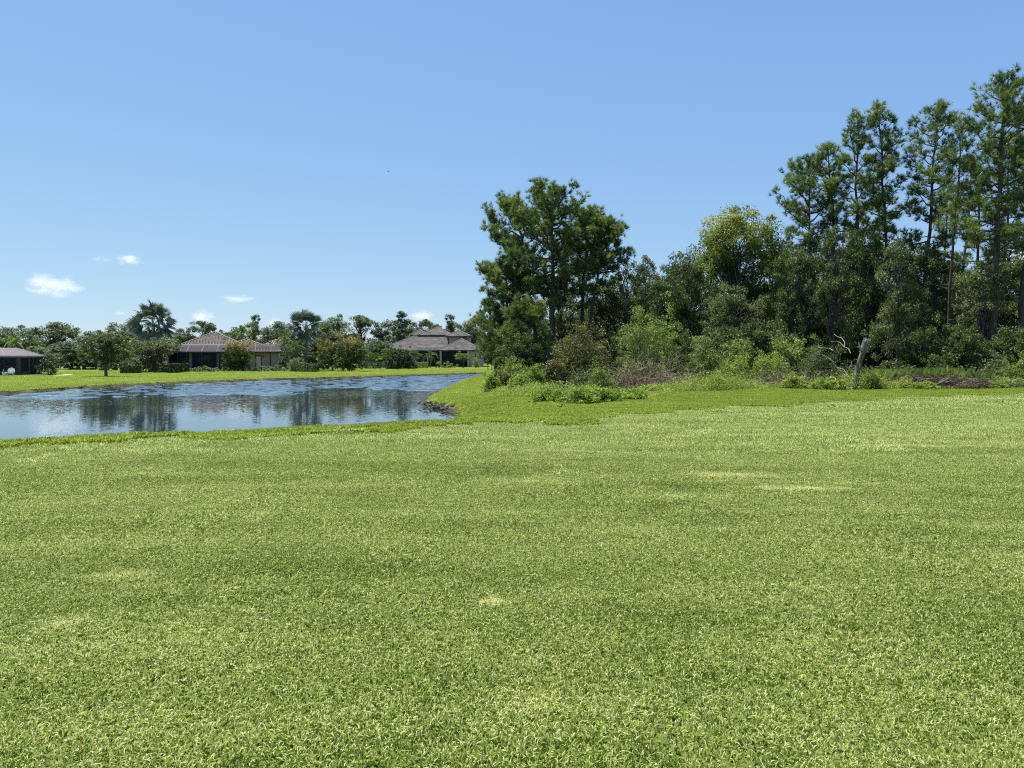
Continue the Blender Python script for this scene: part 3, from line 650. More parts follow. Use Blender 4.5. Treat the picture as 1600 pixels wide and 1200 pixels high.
bl('tall2', 1327, 63, 350, 76, 'grey-green oak rising between the second and third tall pines', 3.6)
bl('tall', 1428, 60, 366, 80, 'dark oak rising left of the full-crowned pine', 1.9)
bl('tall2', 1478, 62, 390, 76, 'grey-green oak behind the thin sparse pine trunk', 5.3)
bl('tall', 1566, 60, 378, 84, 'dark oak rising right of the tallest pine trunk', .6)
# second rank in the shade behind
G4 = 'trees of the shaded second rank'
BK = ['behind the pond-side pines', 'behind the thin-crowned tree', 'behind the leaning vine-smothered tree', 'behind the ragged grey-green tree', 'behind the yellowing tree', 'behind the first tall pine',
      'behind the sharply rising pine', 'behind the twin tufted pine', 'behind the full-crowned pine', 'behind the thin sparse pine', 'behind the tallest pine', 'behind the pine at the photo edge', 'past the right edge of the photo']
for k, (u, Y, vt) in enumerate([(915, 92, 470), (965, 88, 450), (1030, 90, 430), (1090, 86, 425), (1160, 84, 420), (1230, 82, 430), (1300, 80, 430), (1360, 78, 425), (1420, 76, 440), (1475, 76, 455), (1535, 74, 440), (1600, 72, 450), (1690, 72, 450)]):
    bl(['dome', 'dome2', 'dome'][k % 3], u, Y, vt, 120 + 25 * (k % 2), 'shaded tree of the second rank ' + BK[k], k * 1.3, G4)

for k, (u, Y, vt, w) in enumerate([(935, 64, 520, 90), (985, 62, 505, 90), (1040, 66, 500, 100), (1100, 68, 500, 110), (1165, 66, 500, 110), (1235, 64, 505, 110), (1300, 62, 500, 110), (1365, 62, 505, 100), (1425, 60, 500, 110), (1490, 62, 505, 110), (1555, 60, 505, 110), (1620, 58, 510, 110), (1700, 58, 505, 120)]):
    bl('round', u, Y, vt, w, 'low thicket tree in deep shade ' + BK[k].replace('behind', 'under and behind'), k * 2.1, 'low thicket trees in the shade')
for k, (u, Y, w) in enumerate([(850, 96, 120), (950, 104, 150), (1060, 104, 150), (1170, 100, 150), (1290, 98, 160), (1410, 96, 160), (1530, 94, 160), (1660, 92, 160)]):
    bl('round', u, Y, 505, w, 'bushy tree deep inside the woods, ' + ['left of all behind the pond-side pines', 'seen past the thin-crowned tree', 'seen past the ragged grey-green tree', 'seen past the yellowing tree', 'seen past the first tall pines', 'seen past the twin tufted pine', 'seen past the tallest pine', 'beyond the photo edge'][k], k * 2.1, 'bushy trees deep inside the woods')

# ---- far trees behind the houses
FT = []
for s in range(3):
    FT.append(broad_meshes(20 + s, 10, [(0, 0, 6.0, 4.2, 4, 3.2), (-2, .5, 5.0 + s * .6, 2.8, 2.4, 2.6), (2.4, -.4, 4.4, 2.8, 2.4, 2.6), (.8 - s, 0, 8.2, 1.9, 2, 1.6)], 85, 9500, .30, 'far', crad=.95, r0=.2))
FO = []
for s in range(3):
    r_ = np.random.default_rng(60 + s)
    FO.append(broad_meshes(30 + s, 10, [(r_.uniform(-2.2, 2.2), 0, r_.uniform(5.5, 9.2), r_.uniform(.9, 1.5), 1.2, r_.uniform(.8, 1.3)) for _ in range(7)] + [(0, 0, 3.2, 2.4, 2, 2.4)], 60, 6000, .28, 'far', crad=.75, trunks=3, r0=.14))
FAR = [  # u, Y, vtop, width px, kind, label
 (-30, 150, 512, 90, 0, 'far round tree past the left edge of the photo'),
 (24, 150, 506, 84, 1, 'far dark oak directly above the screened pool cage roof'),
 (84, 165, 501, 88, 2, 'far grey-green oak with domed crown right of the pool cage roof'),
 (60, 120, 540, 70, 0, 'low tree close behind the right end of the pool cage'),
 (112, 118, 532, 76, 2, 'low spreading tree left of the lone round-headed tree'),
 (150, 130, 514, 70, 1, 'tree behind the left half of the lone round-headed tree'),
 (196, 135, 503, 80, 0, 'tall dark tree left of the big silver fan palm'),
 (232, 128, 520, 80, 2, 'dark tree behind the trunk of the big silver fan palm'),
 (288, 165, 508, 44, 3, 'small open tree at the left end of the red tiled roof'),
 (322, 170, 503, 46, 4, 'small open tree rising over the red tiled roof peak'),
 (352, 175, 514, 50, 1, 'low far tree over the right slope of the red roof'),
 (372, 175, 509, 60, 0, 'far palm-like bushy tree right of the red roof peak'),
 (398, 165, 494, 42, 5, 'upright open tree with a tufted top above the red roof right end'),
 (432, 160, 500, 56, 2, 'bushy tree left of the smaller silver fan palm'),
 (460, 150, 515, 60, 0, 'dense tree behind the smaller silver fan palm'),
 (524, 165, 489, 66, 1, 'tall round tree right of the smaller silver fan palm'),
 (566, 170, 494, 54, 4, 'open tree above the orange-tinted shrubs'),
 (596, 175, 499, 46, 3, 'open tree left of the tall one beside the grey-roofed house'),
 (622, 165, 490, 66, 5, 'tallest open tree left of the grey-roofed house'),
 (652, 190, 497, 44, 3, 'sparse tree showing sky behind the grey roof left peak'),
 (676, 195, 505, 40, 4, 'small sparse tree above the grey roof'),
 (706, 190, 494, 46, 5, 'open tree above the grey roof right of its peak'),
 (738, 180, 498, 52, 2, 'far tree between the grey roof and the pond-side pines'),
 (540, 140, 530, 70, 0, 'low tree behind the orange-tinted shrubs'),
 (590, 142, 528, 60, 1, 'low tree between the orange-tinted shrubs and the dome shrub'),
 (250, 200, 520, 120, 1, 'far wide tree behind the big silver fan palm'),
 (490, 205, 512, 100, 0, 'far wide tree behind the round tree right of the smaller palm'),
 (640, 215, 515, 110, 2, 'far wide tree low behind the grey-roofed house'),
 (350, 215, 520, 120, 0, 'far wide tree low behind the red-roofed house'),
 (740, 215, 515, 90, 1, 'far wide tree behind the right end of the grey roof')]
for k, (u, Y, vt, w, kd, lab) in enumerate(FAR):
    plant('broadleaf_tree', (FT + FO)[kd], u, Y, vt, lab, 'tree', 'far trees behind the houses', H=9.9 if kd < 3 else 10, wpx=w, W0=8.6 if kd < 3 else 6, rz=k * 1.7)
# a far wood closes the view low behind everything
rngf = np.random.default_rng(77); gw = G()
n = 60000; xx = rngf.uniform(-330, 330, n); yy = 222 + rngf.uniform(-7, 7, n); top = 6.2 + 1.6 * np.sin(xx * .05) + 1.2 * np.sin(xx * .17 + 1) + .8 * np.sin(xx * .43)
leaves(gw, np.stack([xx, yy, -.3 + top * rngf.uniform(0, 1, n) ** .8], 1), 1.1, rngf, .6, .5)
tag(gw.build('far_woods', M['far']), 'distant dark wood closing the view behind the houses', 'woods', kind='stuff')

# ---- lone round-headed tree on the far lawn
ms = broad_meshes(40, 5.4, [(0, 0, 3.2, 2.4, 2.3, 2.0), (-.9, 0, 2.4, 1.7, 1.7, 1.3), (1.0, 0, 2.3, 1.6, 1.6, 1.2)], 120, 8000, .2, 'oak', r0=.14, crad=.45, trunk_h=.2)
plant('round_headed_tree', ms, 165, 78, 514, 'lone round-headed tree with a short trunk standing on the far lawn', 'tree', H=5.3, wpx=76, W0=4.9)
# feathery grey tree under the big palm
ms = broad_meshes(41, 5, [(0, 0, 3.4, 2.2, 2, 1.4), (-.8, 0, 2.2, 1.9, 1.7, 1.3), (1.6, 0, 3.3, 1.4, 1.4, 1.2)], 110, 6500, .17, 'oak2', r0=.09, trunks=4, crad=.42)
plant('feathery_tree', ms, 236, 98, 527, 'grey-green multi-stemmed small tree in front of the big palm trunk', 'tree', H=4.9, wpx=84, W0=5)
# small crape-myrtle-like trees by the grey house
ms = broad_meshes(42, 3, [(0, 0, 2.1, 1.3, 1.3, .9)], 60, 2200, .17, 'shrub', r0=.06, trunks=3, crad=.3)
plant('ornamental_tree', ms, 722, 132, 550, 'small mop-headed tree in front of the grey-roofed house porch', 'tree', H=3, wpx=27, W0=2.9)
ms = broad_meshes(43, 5, [(0, 0, 3.0, 1.8, 1.6, 1.7), (0, 0, 1.6, 1.2, 1.2, .9)], 70, 3500, .2, 'oak', r0=.09, trunks=2, crad=.4)
plant('ornamental_tree', ms, 764, 118, 541, 'dark small tree with leaning stem at the right end of the grey house', 'tree', H=4.9, wpx=34, W0=4)

# ---------------------------------------------------------------- palms
def fan_leaf(seed, L=1.05, pet=1.3):
    """one costapalmate leaf pointing along +X, folded segments with drooping tips"""
    rng = np.random.default_rng(seed); g = G(); tube(g, [(0, 0, 0), (pet * .6, 0, .04), (pet + .35, 0, -.04)], [.03, .022, .01], 4, cap=False, tint=.9)
    n = 22
    for k in range(n):
        a = (k + .5) / n * 2 - 1; an = a * 2.05; l = L * (1 - .28 * abs(a) ** 2) * rng.uniform(.92, 1.05)
        d = np.array([math.cos(an), math.sin(an), 0]); s = np.array([-d[1], d[0], 0]); o = np.array([pet, 0, 0])
        hw = .085; z1 = .05 + .18 * abs(a); m_ = o + d * l * .55 + [0, 0, z1]; t_ = o + d * l + [0, 0, z1 - .22 * rng.uniform(.6, 1.3)]
        V = [o, m_ + s * hw + [0, 0, -.03], t_, m_ - s * hw + [0, 0, -.03], m_ + [0, 0, .035]]
        g.add(V, [(0, 1, 4), (0, 4, 3), (4, 1, 2), (4, 2, 3)], rng.uniform(.2, .8))
    return g.mesh('frond', M['bism'])
def feather_leaf(seed, L=1.6, droop=.5, n=16, mat='arecal', ll=.45):
    rng = np.random.default_rng(seed); g = G(); t = np.linspace(0, 1, 7); P = np.stack([L * t * (1 - .15 * t), 0 * t, L * (.55 * t - (.55 + droop) * t * t)], 1)
    tube(g, P, np.linspace(.022, .006, 7), 3, cap=False, tint=.8)
    for k in range(n):
        tt = .15 + .85 * (k + .5) / n; c = np.array([np.interp(tt, t, P[:, q]) for q in range(3)])
        for sg in (-1, 1):
            d = unit(np.array([.55, sg * 1.0, -.25])); l = ll * (1 - .55 * tt) * rng.uniform(.85, 1.15); w = .035
            g.add([c - [w, 0, 0], c + [w, 0, 0], c + d * l * .6 + [w, 0, 0], c + d * l + [0, 0, -.08]], [(0, 1, 2, 3)], rng.uniform(.1, .9))
    return g.mesh('frond', M[mat])
FAN = [fan_leaf(s) for s in range(4)]
FEA = [feather_leaf(s, 1.5, .75) for s in range(3)]; FEA2 = [feather_leaf(9 + s, 2.3, .35, 22, ll=.6) for s in range(3)]
def palm(name, u, Y, vtop, trunk_top_v, R_px, n, lab, fr, r0=.2, group=None, L0=2.3, elmin=-45):
    p = at(u, HOR, Y); z = gz(p.x, Y); e = empty(name, (p.x, Y, z), 0, label=lab, cat='palm tree', group=group)
    th = at(u, trunk_top_v, Y).z - z; g = G(); k = 14; t = np.linspace(0, 1, k)
    tube(g, np.stack([.06 * np.sin(t * 3), 0 * t, t * th], 1), r0 * (1.25 - .35 * t) * (1 + .05 * (np.arange(k) % 2)), 10)
    g.build('trunk', M['palmtrunk'], e, True)
    s = R_px / F_PX * Y / L0; rg = np.random.default_rng(int(u))
    for q in range(n):
        f = (q + .5) / n; el = R(86 - (86 - elmin) * f ** .9 + rg.normal(0, 6)); az = q * 2.39996 + rg.normal(0, .15)
        o = put('frond', fr[q % len(fr)], e, (0, 0, th + .25 * (1 - f) - .05)); o.scale = (s * rg.uniform(.88, 1.06),) * 3
        o.rotation_euler = (Matrix.Rotation(az, 3, 'Z') @ Matrix.Rotation(-el, 3, 'Y') @ Matrix.Rotation(rg.normal(0, .3 if fr is not FAN else .8), 3, 'X')).to_euler()
    return e
palm('fan_palm', 240, 104, 476, 509, 39, 33, 'big silver-green fan palm with a round head beside the red-roofed house', FAN, .26, 'silver fan palms')
palm('fan_palm', 478, 116, 486, 514, 32, 29, 'smaller silver-green fan palm with tall grey trunk between the two far houses', FAN, .27, 'silver fan palms')
GP = 'small feathery palms near the houses'
palm('feather_palm', 672, 136, 549, 556, 13, 15, 'small feathery palm in front of the grey house screened porch', FEA, .09, GP, 1.5, -30)
palm('feather_palm', 462, 112, 520, 545, 17, 16, 'drooping green palm left of the smaller fan palm trunk', FEA, .1, GP, 1.6, -50)
palm('feather_palm', 444, 125, 510, 530, 18, 15, 'leafy palm behind the right end of the red-roofed house', FEA, .1, GP, 1.6, -40)
palm('feather_palm', 378, 150, 510, 522, 18, 15, 'palm crown showing above the right slope of the red roof', FEA, .1, GP, 1.6, -40)
palm('feather_palm', 24, 108, 520, 535, 20, 16, 'dark drooping palm right behind the screened pool cage', FEA, .1, GP, 1.6, -50)
def areca(u, Y, vtop, wpx, n, lab, seed):
    p = at(u, HOR, Y); z = gz(p.x, Y); e = empty('clumping_palm', (p.x, Y, z), 0, label=lab, cat='palm bush', group='clumping feathery palms')
    rg = np.random.default_rng(seed); H = at(u, vtop, Y).z - z; s = H / 2.7
    for q in range(n):
        az = q * 2.4 + rg.normal(0, .3); el = R(rg.uniform(45, 88)); o = put('frond', FEA2[q % 3], e, (rg.normal(0, .3), rg.normal(0, .3), rg.uniform(.1, .35) * H)); o.scale = (s * rg.uniform(.75, 1.05),) * 3
        o.rotation_euler = (Matrix.Rotation(az, 3, 'Z') @ Matrix.Rotation(-el * .7, 3, 'Y')).to_euler()
    g = G()
    for q in range(7):
        a = rg.normal(0, .25, 2); tube(g, [(a[0], a[1], 0), (a[0] * 1.4, a[1] * 1.4, H * .35)], [.05, .035], 5)
    g.build('stem', M['palmtrunk'], e)
areca(592, 138, 541, 34, 34, 'clumping feathery palm between the orange-tinted shrubs and the dome shrub', 1)
areca(626, 128, 535, 50, 60, 'bright arching palm fronds rising over the dark dome shrub', 2)

# ---------------------------------------------------------------- shrubs and hedges
def bush(name, u, Y, vtop, wpx, mat, lab, cat='shrub', group=None, nleaf=3500, leaf=.16, seed=None, depth=None, shape='dome', crad=.28, vbase=None, stems=10, up=.5, x=None, W=.55, flat=.8):
    p = at(u, HOR, Y); px = p.x if x is None else x; z = gz(px, Y); H = at(u, vtop, Y).z - z; w = wpx / F_PX * Y / 2; d = depth or w * .9
    rg = np.random.default_rng(seed if seed is not None else int(u * 7 + Y)); e = empty(name, (px, Y, z), 0, label=lab, cat=cat, group=group)
    g = G(); nc = max(14, int(nleaf / 45))
    if shape == 'box':
        nleaf *= 2; C = rg.uniform(-1, 1, (nleaf, 3)); ax = rg.integers(0, 3, nleaf); k = rg.random(nleaf) < .75
        C[k, ax[k]] = np.sign(C[k, ax[k]]) * rg.uniform(.93, 1.02, k.sum())
        C = C * [w, d, H / 2] + [0, 0, H / 2]; C = C[C[:, 2] > .02]; C[:, 2] += .04 * np.sin(C[:, 0] * 3)
        leaves(g, C, leaf, rg, W, up)
    else:
        dd = unit(rg.standard_normal((nc, 3))); dd[:, 2] = np.abs(dd[:, 2]); rr = rg.uniform(.5, 1, nc) ** .6
        C = dd * rr[:, None] * [w * .92, d * .92, H * .93]
        if shape == 'column': C = np.stack([rg.uniform(-.9, .9, nc) * w, rg.uniform(-.9, .9, nc) * d, rg.uniform(.08, .93, nc) * H], 1); C[:, :2] *= (1 - .35 * (C[:, 2:] / H) ** 3)
        az_ = np.arctan2(C[:, 1], C[:, 0]); lob = 1 + .13 * np.sin(az_ * 3 + u) + .12 * np.sin(C[:, 0] * 2.3 + u * .7) * np.sin(C[:, 1] * 2 + 1) + .10 * np.sin(C[:, 0] * 5.1 + u)
        C *= lob[:, None]; sp_ = rg.random(nc) < .14; C[sp_] *= rg.uniform(1.08, 1.3, (sp_.sum(), 1))
        C[:, :2] += rg.normal(0, .06 * w, (nc, 2)); per = nleaf // nc; idx = np.repeat(np.arange(nc), per); n = len(idx)
        off = unit(rg.standard_normal((n, 3))) * (rg.uniform(0, 1, n) ** .5 * crad)[:, None] * rg.uniform(.6, 1.4, nc)[idx][:, None]; off[:, 2] *= flat
        L_ = C[idx] + off; L_[:, 2] = np.maximum(L_[:, 2], .03); ti = np.clip(rg.uniform(0, .55, nc)[idx] + rg.uniform(0, .45, n), 0, 1)
        if mat == 'croton': ti = np.clip(.15 + .25 * ti + .75 * (L_[:, 2] / H) ** 3, 0, 1)
        leaves(g, L_, leaf, rg, W, up, tint=ti, out=off)
    g.build('foliage', M[mat], e)
    g = G()
    for q in range(stems):
        c = np.array([rg.uniform(-.6, .6) * w, rg.uniform(-.6, .6) * d, H * rg.uniform(.5, .85)]); b = np.array([c[0] * .35, c[1] * .35, -.05])
        tube(g, curve_pts(b, c, .03, rg, 4, .05), np.linspace(.03, .008, 4), 4, cap=False)
    g.build('stem', M['bark2'], e)
    return e
GH = 'garden hedges along the far lawn'
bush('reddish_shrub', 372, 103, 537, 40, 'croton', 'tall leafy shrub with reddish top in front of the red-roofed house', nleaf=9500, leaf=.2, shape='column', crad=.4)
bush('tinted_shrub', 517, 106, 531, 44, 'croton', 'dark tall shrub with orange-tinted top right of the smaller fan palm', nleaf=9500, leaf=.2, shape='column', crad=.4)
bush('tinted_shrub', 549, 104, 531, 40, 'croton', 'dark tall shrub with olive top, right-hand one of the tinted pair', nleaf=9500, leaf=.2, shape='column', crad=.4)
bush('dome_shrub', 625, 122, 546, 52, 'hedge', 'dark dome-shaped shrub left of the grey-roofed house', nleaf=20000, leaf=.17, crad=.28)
bush('clipped_hedge', 204, 92, 571, 23, 'hedge', 'small clipped square hedge between the round-headed tree and the big palm', 'hedge', GH, 2200, .14, shape='box')
bush('clipped_hedge', 266, 96, 568, 28, 'hedge', 'dark clipped square hedge right of the big palm trunk', 'hedge', GH, 2600, .14, shape='box')
bush('clipped_hedge', 284, 101, 568, 16, 'hedge', 'small lighter-topped hedge block at the left end of the pale hedge', 'hedge', GH, 1500, .14, shape='box')
bush('pale_hedge', 315, 102, 573.5, 76, 'hedgepale', 'low pale fluffy hedge under the red-roofed house porch', 'hedge', GH, 4200, .15, depth=.6, crad=.22)
bush('pale_hedge', 418, 104, 571.5, 66, 'hedgepale', 'low pale fluffy hedge right of the reddish shrub', 'hedge', GH, 3800, .15, depth=.6, crad=.22)
bush('clipped_hedge', 477, 103, 568, 36, 'hedge', 'dark clipped square hedge at the foot of the smaller fan palm', 'hedge', GH, 2600, .14, shape='box')
bush('pale_shrub', 462, 108, 560, 30, 'hedgepale', 'pale speckled shrub left of the smaller fan palm', 'shrub', None, 1800, .16)
bush('clipped_hedge', 582, 128, 566, 24, 'hedge', 'low clipped hedge under the clumping palm', 'hedge', GH, 1300, .16, shape='box')
bush('low_hedge', 658, 134, 566, 20, 'shrub', 'low light green hedge right of the dome shrub', 'hedge', GH, 1200, .16, shape='box')
bush('low_hedge', 697, 134, 564, 34, 'weed', 'bright low hedge along the grey-roofed house porch', 'hedge', GH, 2000, .16, depth=.7)
bush('round_shrub', 744, 134, 559, 13, 'weed', 'small bright ball shrub below the grey house side window', 'shrub', None, 800, .16)
bush('round_shrub', 785, 112, 554, 24, 'hedge', 'dark rounded clipped shrub between the grey house and the pines', 'shrub', None, 2200, .16)
bush('dark_shrub', 74, 84, 562, 26, 'hedge', 'dark bushy shrub against the right wall of the pool cage', 'shrub', None, 2600, .16)
bush('dark_shrub', 448, 110, 545, 34, 'hedge', 'dark shrub at the right wall of the red-roofed house', 'shrub', None, 2600, .2)
bush('dark_shrub', 492, 112, 548, 32, 'hedge', 'dark shrub just behind the smaller fan palm trunk', 'shrub', None, 2600, .2)
bush('dark_shrub', 222, 101, 560, 60, 'oak2', 'grey-green shrub tangle at the foot of the big fan palm', 'shrub', None, 3200, .18)
bush('dark_shrub', 420, 128, 535, 50, 'hedge', 'bushy shrub behind the right end of the red roof', 'shrub', None, 2000, .25)
bush('dark_shrub', 565, 134, 548, 46, 'oak', 'mid-green shrub right behind the tinted pair', 'shrub', None, 2200, .22)
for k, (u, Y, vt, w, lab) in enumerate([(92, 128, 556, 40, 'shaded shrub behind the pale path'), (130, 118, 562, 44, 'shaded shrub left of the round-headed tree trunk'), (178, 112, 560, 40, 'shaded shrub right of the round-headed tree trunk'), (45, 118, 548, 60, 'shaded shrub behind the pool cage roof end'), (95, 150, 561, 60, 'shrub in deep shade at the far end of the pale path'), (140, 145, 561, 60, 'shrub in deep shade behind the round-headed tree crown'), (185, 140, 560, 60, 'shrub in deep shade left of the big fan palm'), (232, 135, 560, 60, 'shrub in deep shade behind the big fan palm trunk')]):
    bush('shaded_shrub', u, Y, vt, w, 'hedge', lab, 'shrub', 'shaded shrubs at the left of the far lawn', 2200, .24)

# woods-edge shrubs
GS = 'wild shrubs along the woods edge'
bush('wild_shrub', 908, 43, 508, 112, 'olive', 'large olive-brown shrub below the pond-side pines', 'shrub', GS, 17000, .11, crad=.33)
bush('wild_shrub', 866, 42, 560, 50, 'olive', 'smaller olive-brown shrub at the left foot of the large one', 'shrub', GS, 5000, .1, crad=.26)
bush('wild_shrub', 1008, 43, 497, 84, 'shrub', 'tall light green shrub right of the olive-brown one', 'shrub', GS, 11000, .11, crad=.3, shape='column')
bush('wild_shrub', 1040, 47, 515, 60, 'shrub', 'upright pale shrub behind the brown brambles', 'shrub', GS, 6000, .12, shape='column', crad=.3)
bush('wild_shrub', 1096, 42, 540, 76, 'shrub', 'mid-height green shrub right of the brown brambles', 'shrub', GS, 8000, .11)
bush('wild_shrub', 1085, 46, 510, 60, 'oak2', 'dusty green shrub behind the mid-height green one', 'shrub', GS, 6000, .13)
bush('wild_shrub', 1150, 42, 556, 70, 'weedy', 'yellow-green weedy shrub in full sun under the yellowing tree', 'shrub', GS, 6500, .09)
bush('wild_shrub', 1205, 40, 552, 60, 'weedy', 'yellow-green shrub left of the pale dead branches', 'shrub', GS, 5500, .09)
bush('wild_shrub', 1150, 47, 528, 90, 'shrub', 'broad leafy shrub behind the sunny yellow-green one', 'shrub', GS, 8000, .13)
bush('wild_shrub', 1236, 46, 520, 80, 'shrub', 'leafy shrub behind the pale dead branches', 'shrub', GS, 7000, .13)
bush('wild_shrub', 1285, 42, 540, 84, 'oak2', 'grey tangled shrub threaded with pale dead branches', 'shrub', GS, 8500, .09)
bush('wild_shrub', 1362, 36.5, 574, 34, 'weedy', 'small yellow shrub just right of the dead stump', 'shrub', GS, 2800, .08)
bush('wild_shrub', 1392, 43, 560, 30, 'oak', 'dark low shrub in shade right of the stump', 'shrub', GS, 2500, .12)
bush('wild_shrub', 1596, 41, 552, 60, 'shrub', 'green shrub at the right edge of the photo', 'shrub', GS, 5000, .11)
bush('wild_shrub', 1560, 44, 556, 46, 'oak2', 'grey leafy shrub at the foot of the tallest pine', 'shrub', GS, 4000, .12)
bush('wild_shrub', 1470, 46, 545, 60, 'oak', 'dark shrub standing in shade behind the brush pile', 'shrub', GS, 4500, .13)
bush('wild_shrub', 1650, 42, 548, 60, 'shrub', 'green shrub past the right edge of the photo', 'shrub', GS, 4000, .12)
bush('wild_shrub', 800, 50, 565, 60, 'weed', 'bright leafy shrub below the left side of the pond-side pines', 'shrub', GS, 5500, .1)
bush('wild_shrub', 938, 35, 573, 54, 'shrub', 'light green shrub in front of the olive-brown one', 'shrub', GS, 4200, .08)
bush('wild_shrub', 905, 37, 578, 36, 'oak2', 'blue-green shrub at the foot of the large olive-brown one', 'shrub', GS, 2400, .09)
GW = 'low leafy weeds in front of the woods'
for k, (u, Y, vt, w, mt_, lab) in enumerate([
    (768, 41, 583, 34, 'weed', 'leafy weed clump farthest out on the grass toward the pond'),
    (790, 45, 575, 34, 'twigw', 'reddish dry-topped weed clump behind the outermost one'),
    (812, 36, 586, 44, 'weed', 'bright weed clump left of the broad leafy patch'),
    (838, 37, 577, 40, 'weed', 'tall bright weed clump below the smaller olive-brown shrub'),
    (866, 26.6, 610, 58, 'weed', 'low broad-leaved weeds at the left end of the front patch'),
    (905, 25.8, 608, 62, 'weed', 'low broad-leaved weeds at the middle of the front patch'),
    (940, 26.6, 605, 60, 'weed', 'low broad-leaved weeds right of middle in the front patch'),
    (980, 27.6, 611, 56, 'weed', 'low broad-leaved weeds at the right end of the front patch'),
    (1018, 33, 604, 40, 'weedy', 'thin yellowish weeds right of the front patch'),
    (1281, 36, 590, 24, 'weed', 'small dark green leafy plant left of the dead stump'),
    (1304, 36, 593, 34, 'weedy', 'low pale weeds touching the left of the dead stump'),
    (1448, 36, 598, 34, 'weed', 'low green plant in front of the brush pile'),
    (1408, 37, 594, 34, 'weedy', 'yellowish weeds between the stump and the brush pile'),
    (1560, 37.5, 596, 40, 'weedy', 'pale weeds in front of the right end of the brush pile'),
    (1240, 37, 590, 40, 'weedy', 'yellow-green weeds left of the small dark green plant'),
    (1120, 37, 585, 50, 'weedy', 'yellow-green weeds right of the brown brambles')]):
    bush('weed_clump', u, Y, vt, w, 'olive' if mt_ == 'twigw' else mt_, lab, 'weeds', GW, int(2400 + w * 75), .09, crad=.18, stems=5, seed=300 + k, depth=.7)
# undergrowth fringe that nobody could count
rg = np.random.default_rng(9); g = G(); E = [p for p in WOOD[3:13]]
seg = [(np.array(E[k]), np.array(E[k + 1])) for k in range(len(E) - 1)]; ln = np.array([np.linalg.norm(b - a) for a, b in seg]); ln /= ln.sum()
C = []
for q in range(1900):
    a, b = seg[rg.choice(len(seg), p=ln)]; t = rg.uniform(); p = a + (b - a) * t; p = p + [rg.normal(0, .2), abs(rg.normal(0, 1.0)) - .15]; C.append((p[0], p[1], rg.uniform(.12, .55) * (1 + .5 * math.sin(p[0] * .8)) * (1.35 if 7 < p[0] < 18 else .9)))
C = np.array(C); idx = np.repeat(np.arange(len(C)), 36); n = len(idx); off = rg.standard_normal((n, 3)) * [.16, .16, .1]
z = hgt(C[:, 0], C[:, 1])[idx]; L_ = C[idx] + off; L_[:, 2] = z + np.abs(C[idx, 2] * rg.uniform(.1, 1, n)); leaves(g, L_, .075, rg, .5, .6, tint=np.clip(rg.uniform(0, .7, len(C))[idx] + rg.uniform(0, .3, n), 0, 1))
tag(g.build('undergrowth', M['weedy']), 'knee-high weeds fringing the foot of the woods', 'undergrowth', kind='stuff')
# forest floor plants in the shade
g = G(); n = 26000; xx = rg.uniform(-1, 50, n); yy = rg.uniform(40, 75, n); k = sdist(xx, yy, WOOD) < -.8; xx, yy = xx[k], yy[k]
leaves(g, np.stack([xx, yy, hgt(xx, yy) + rg.uniform(0, 1.1, len(xx)) ** 1.5], 1), .22, rg, .45, .4)
tag(g.build('forest_floor_plants', M['oak']), 'shaded low plants covering the floor under the trees', 'undergrowth', kind='stuff')
# tall grass in the shade right of the stump
g = G(); n = 5200; us = np.concatenate([rg.normal(1385, 22, n // 2), rg.normal(1462, 28, n // 2)]); yy = rg.uniform(38.5, 42, n); xx = (us - 800) / F_PX * yy; P = np.stack([xx, yy, hgt(xx, yy)], 1)
hh = rg.uniform(.5, 1.15, n); a = rg.uniform(0, 6.28, n); d = np.stack([np.cos(a), np.sin(a), 0 * a], 1) * (rg.uniform(.1, .6, n) * hh)[:, None]; s_ = np.stack([-np.sin(a), np.cos(a), 0 * a], 1) * .016
V = np.stack([P - s_, P + s_, P + d * .3 + np.stack([0 * hh, 0 * hh, hh * .65], 1) + s_, P + d + np.stack([0 * hh, 0 * hh, hh * .95], 1)], 1); g.add(V.reshape(-1, 3), np.arange(n * 4).reshape(-1, 4), np.repeat(rg.uniform(0, 1, n), 4))
tag(g.build('tall_grass', M['shrub']), 'tall green grass in the shade behind the stump and brush pile', 'grass', kind='stuff')

# ---------------------------------------------------------------- dead wood
def twiggy(g, base, n, Lr, spreadxy, rg, upw=.7, r=.012, seg=5, kids=3):
    for q in range(n):
        b = base + np.array([rg.normal(0, spreadxy[0]), rg.normal(0, spreadxy[1]), 0]); b[2] = base[2] + rg.uniform(0, .25)
        d = unit(np.array([rg.normal(0, 1), rg.normal(0, .7), abs(rg.normal(upw, .4))])); L = rg.uniform(*Lr)
        P = curve_pts(b, b + d * L, .12, rg, seg, .05); tube(g, P, np.linspace(r, r * .35, seg), 3, cap=False, tint=rg.uniform())
        for _ in range(kids):
            k = rg.integers(1, seg); e = P[k] + unit(d + rg.normal(0, .6, 3)) * L * rg.uniform(.2, .45); tube(g, [P[k], (P[k] + e) / 2 + rg.normal(0, .02, 3), e], [r * .6, r * .45, r * .25], 3, cap=False)
GB = 'dry brambles and brush at the woods edge'
for (u, Y, sx, n, Lr, mt_, lab) in [
    (1018, 37.5, 1.25, 260, (.8, 2.3), 'twig', 'tangle of dry brown brambles under the light green shrubs'),
    (975, 36.5, .7, 90, (.4, 1.1), 'twigred', 'low rusty brown bramble right of the front weeds'),
    (1222, 38.5, .9, 130, (.5, 1.5), 'twig', 'small tangle of dry twigs left of the pale dead branches'),
    (1105, 38, 1.3, 45, (.4, 1.0), 'twig', 'thin dry stems along the foot of the green shrubs')]:
    p = at(u, HOR, Y); g = G(); twiggy(g, np.array([0, 0, 0.]), n, Lr, (sx, .5), np.random.default_rng(int(u)), .5)
    tag(g.build('bramble', M[mt_], loc=(p.x, Y, gz(p.x, Y))), lab, 'brambles', GB)
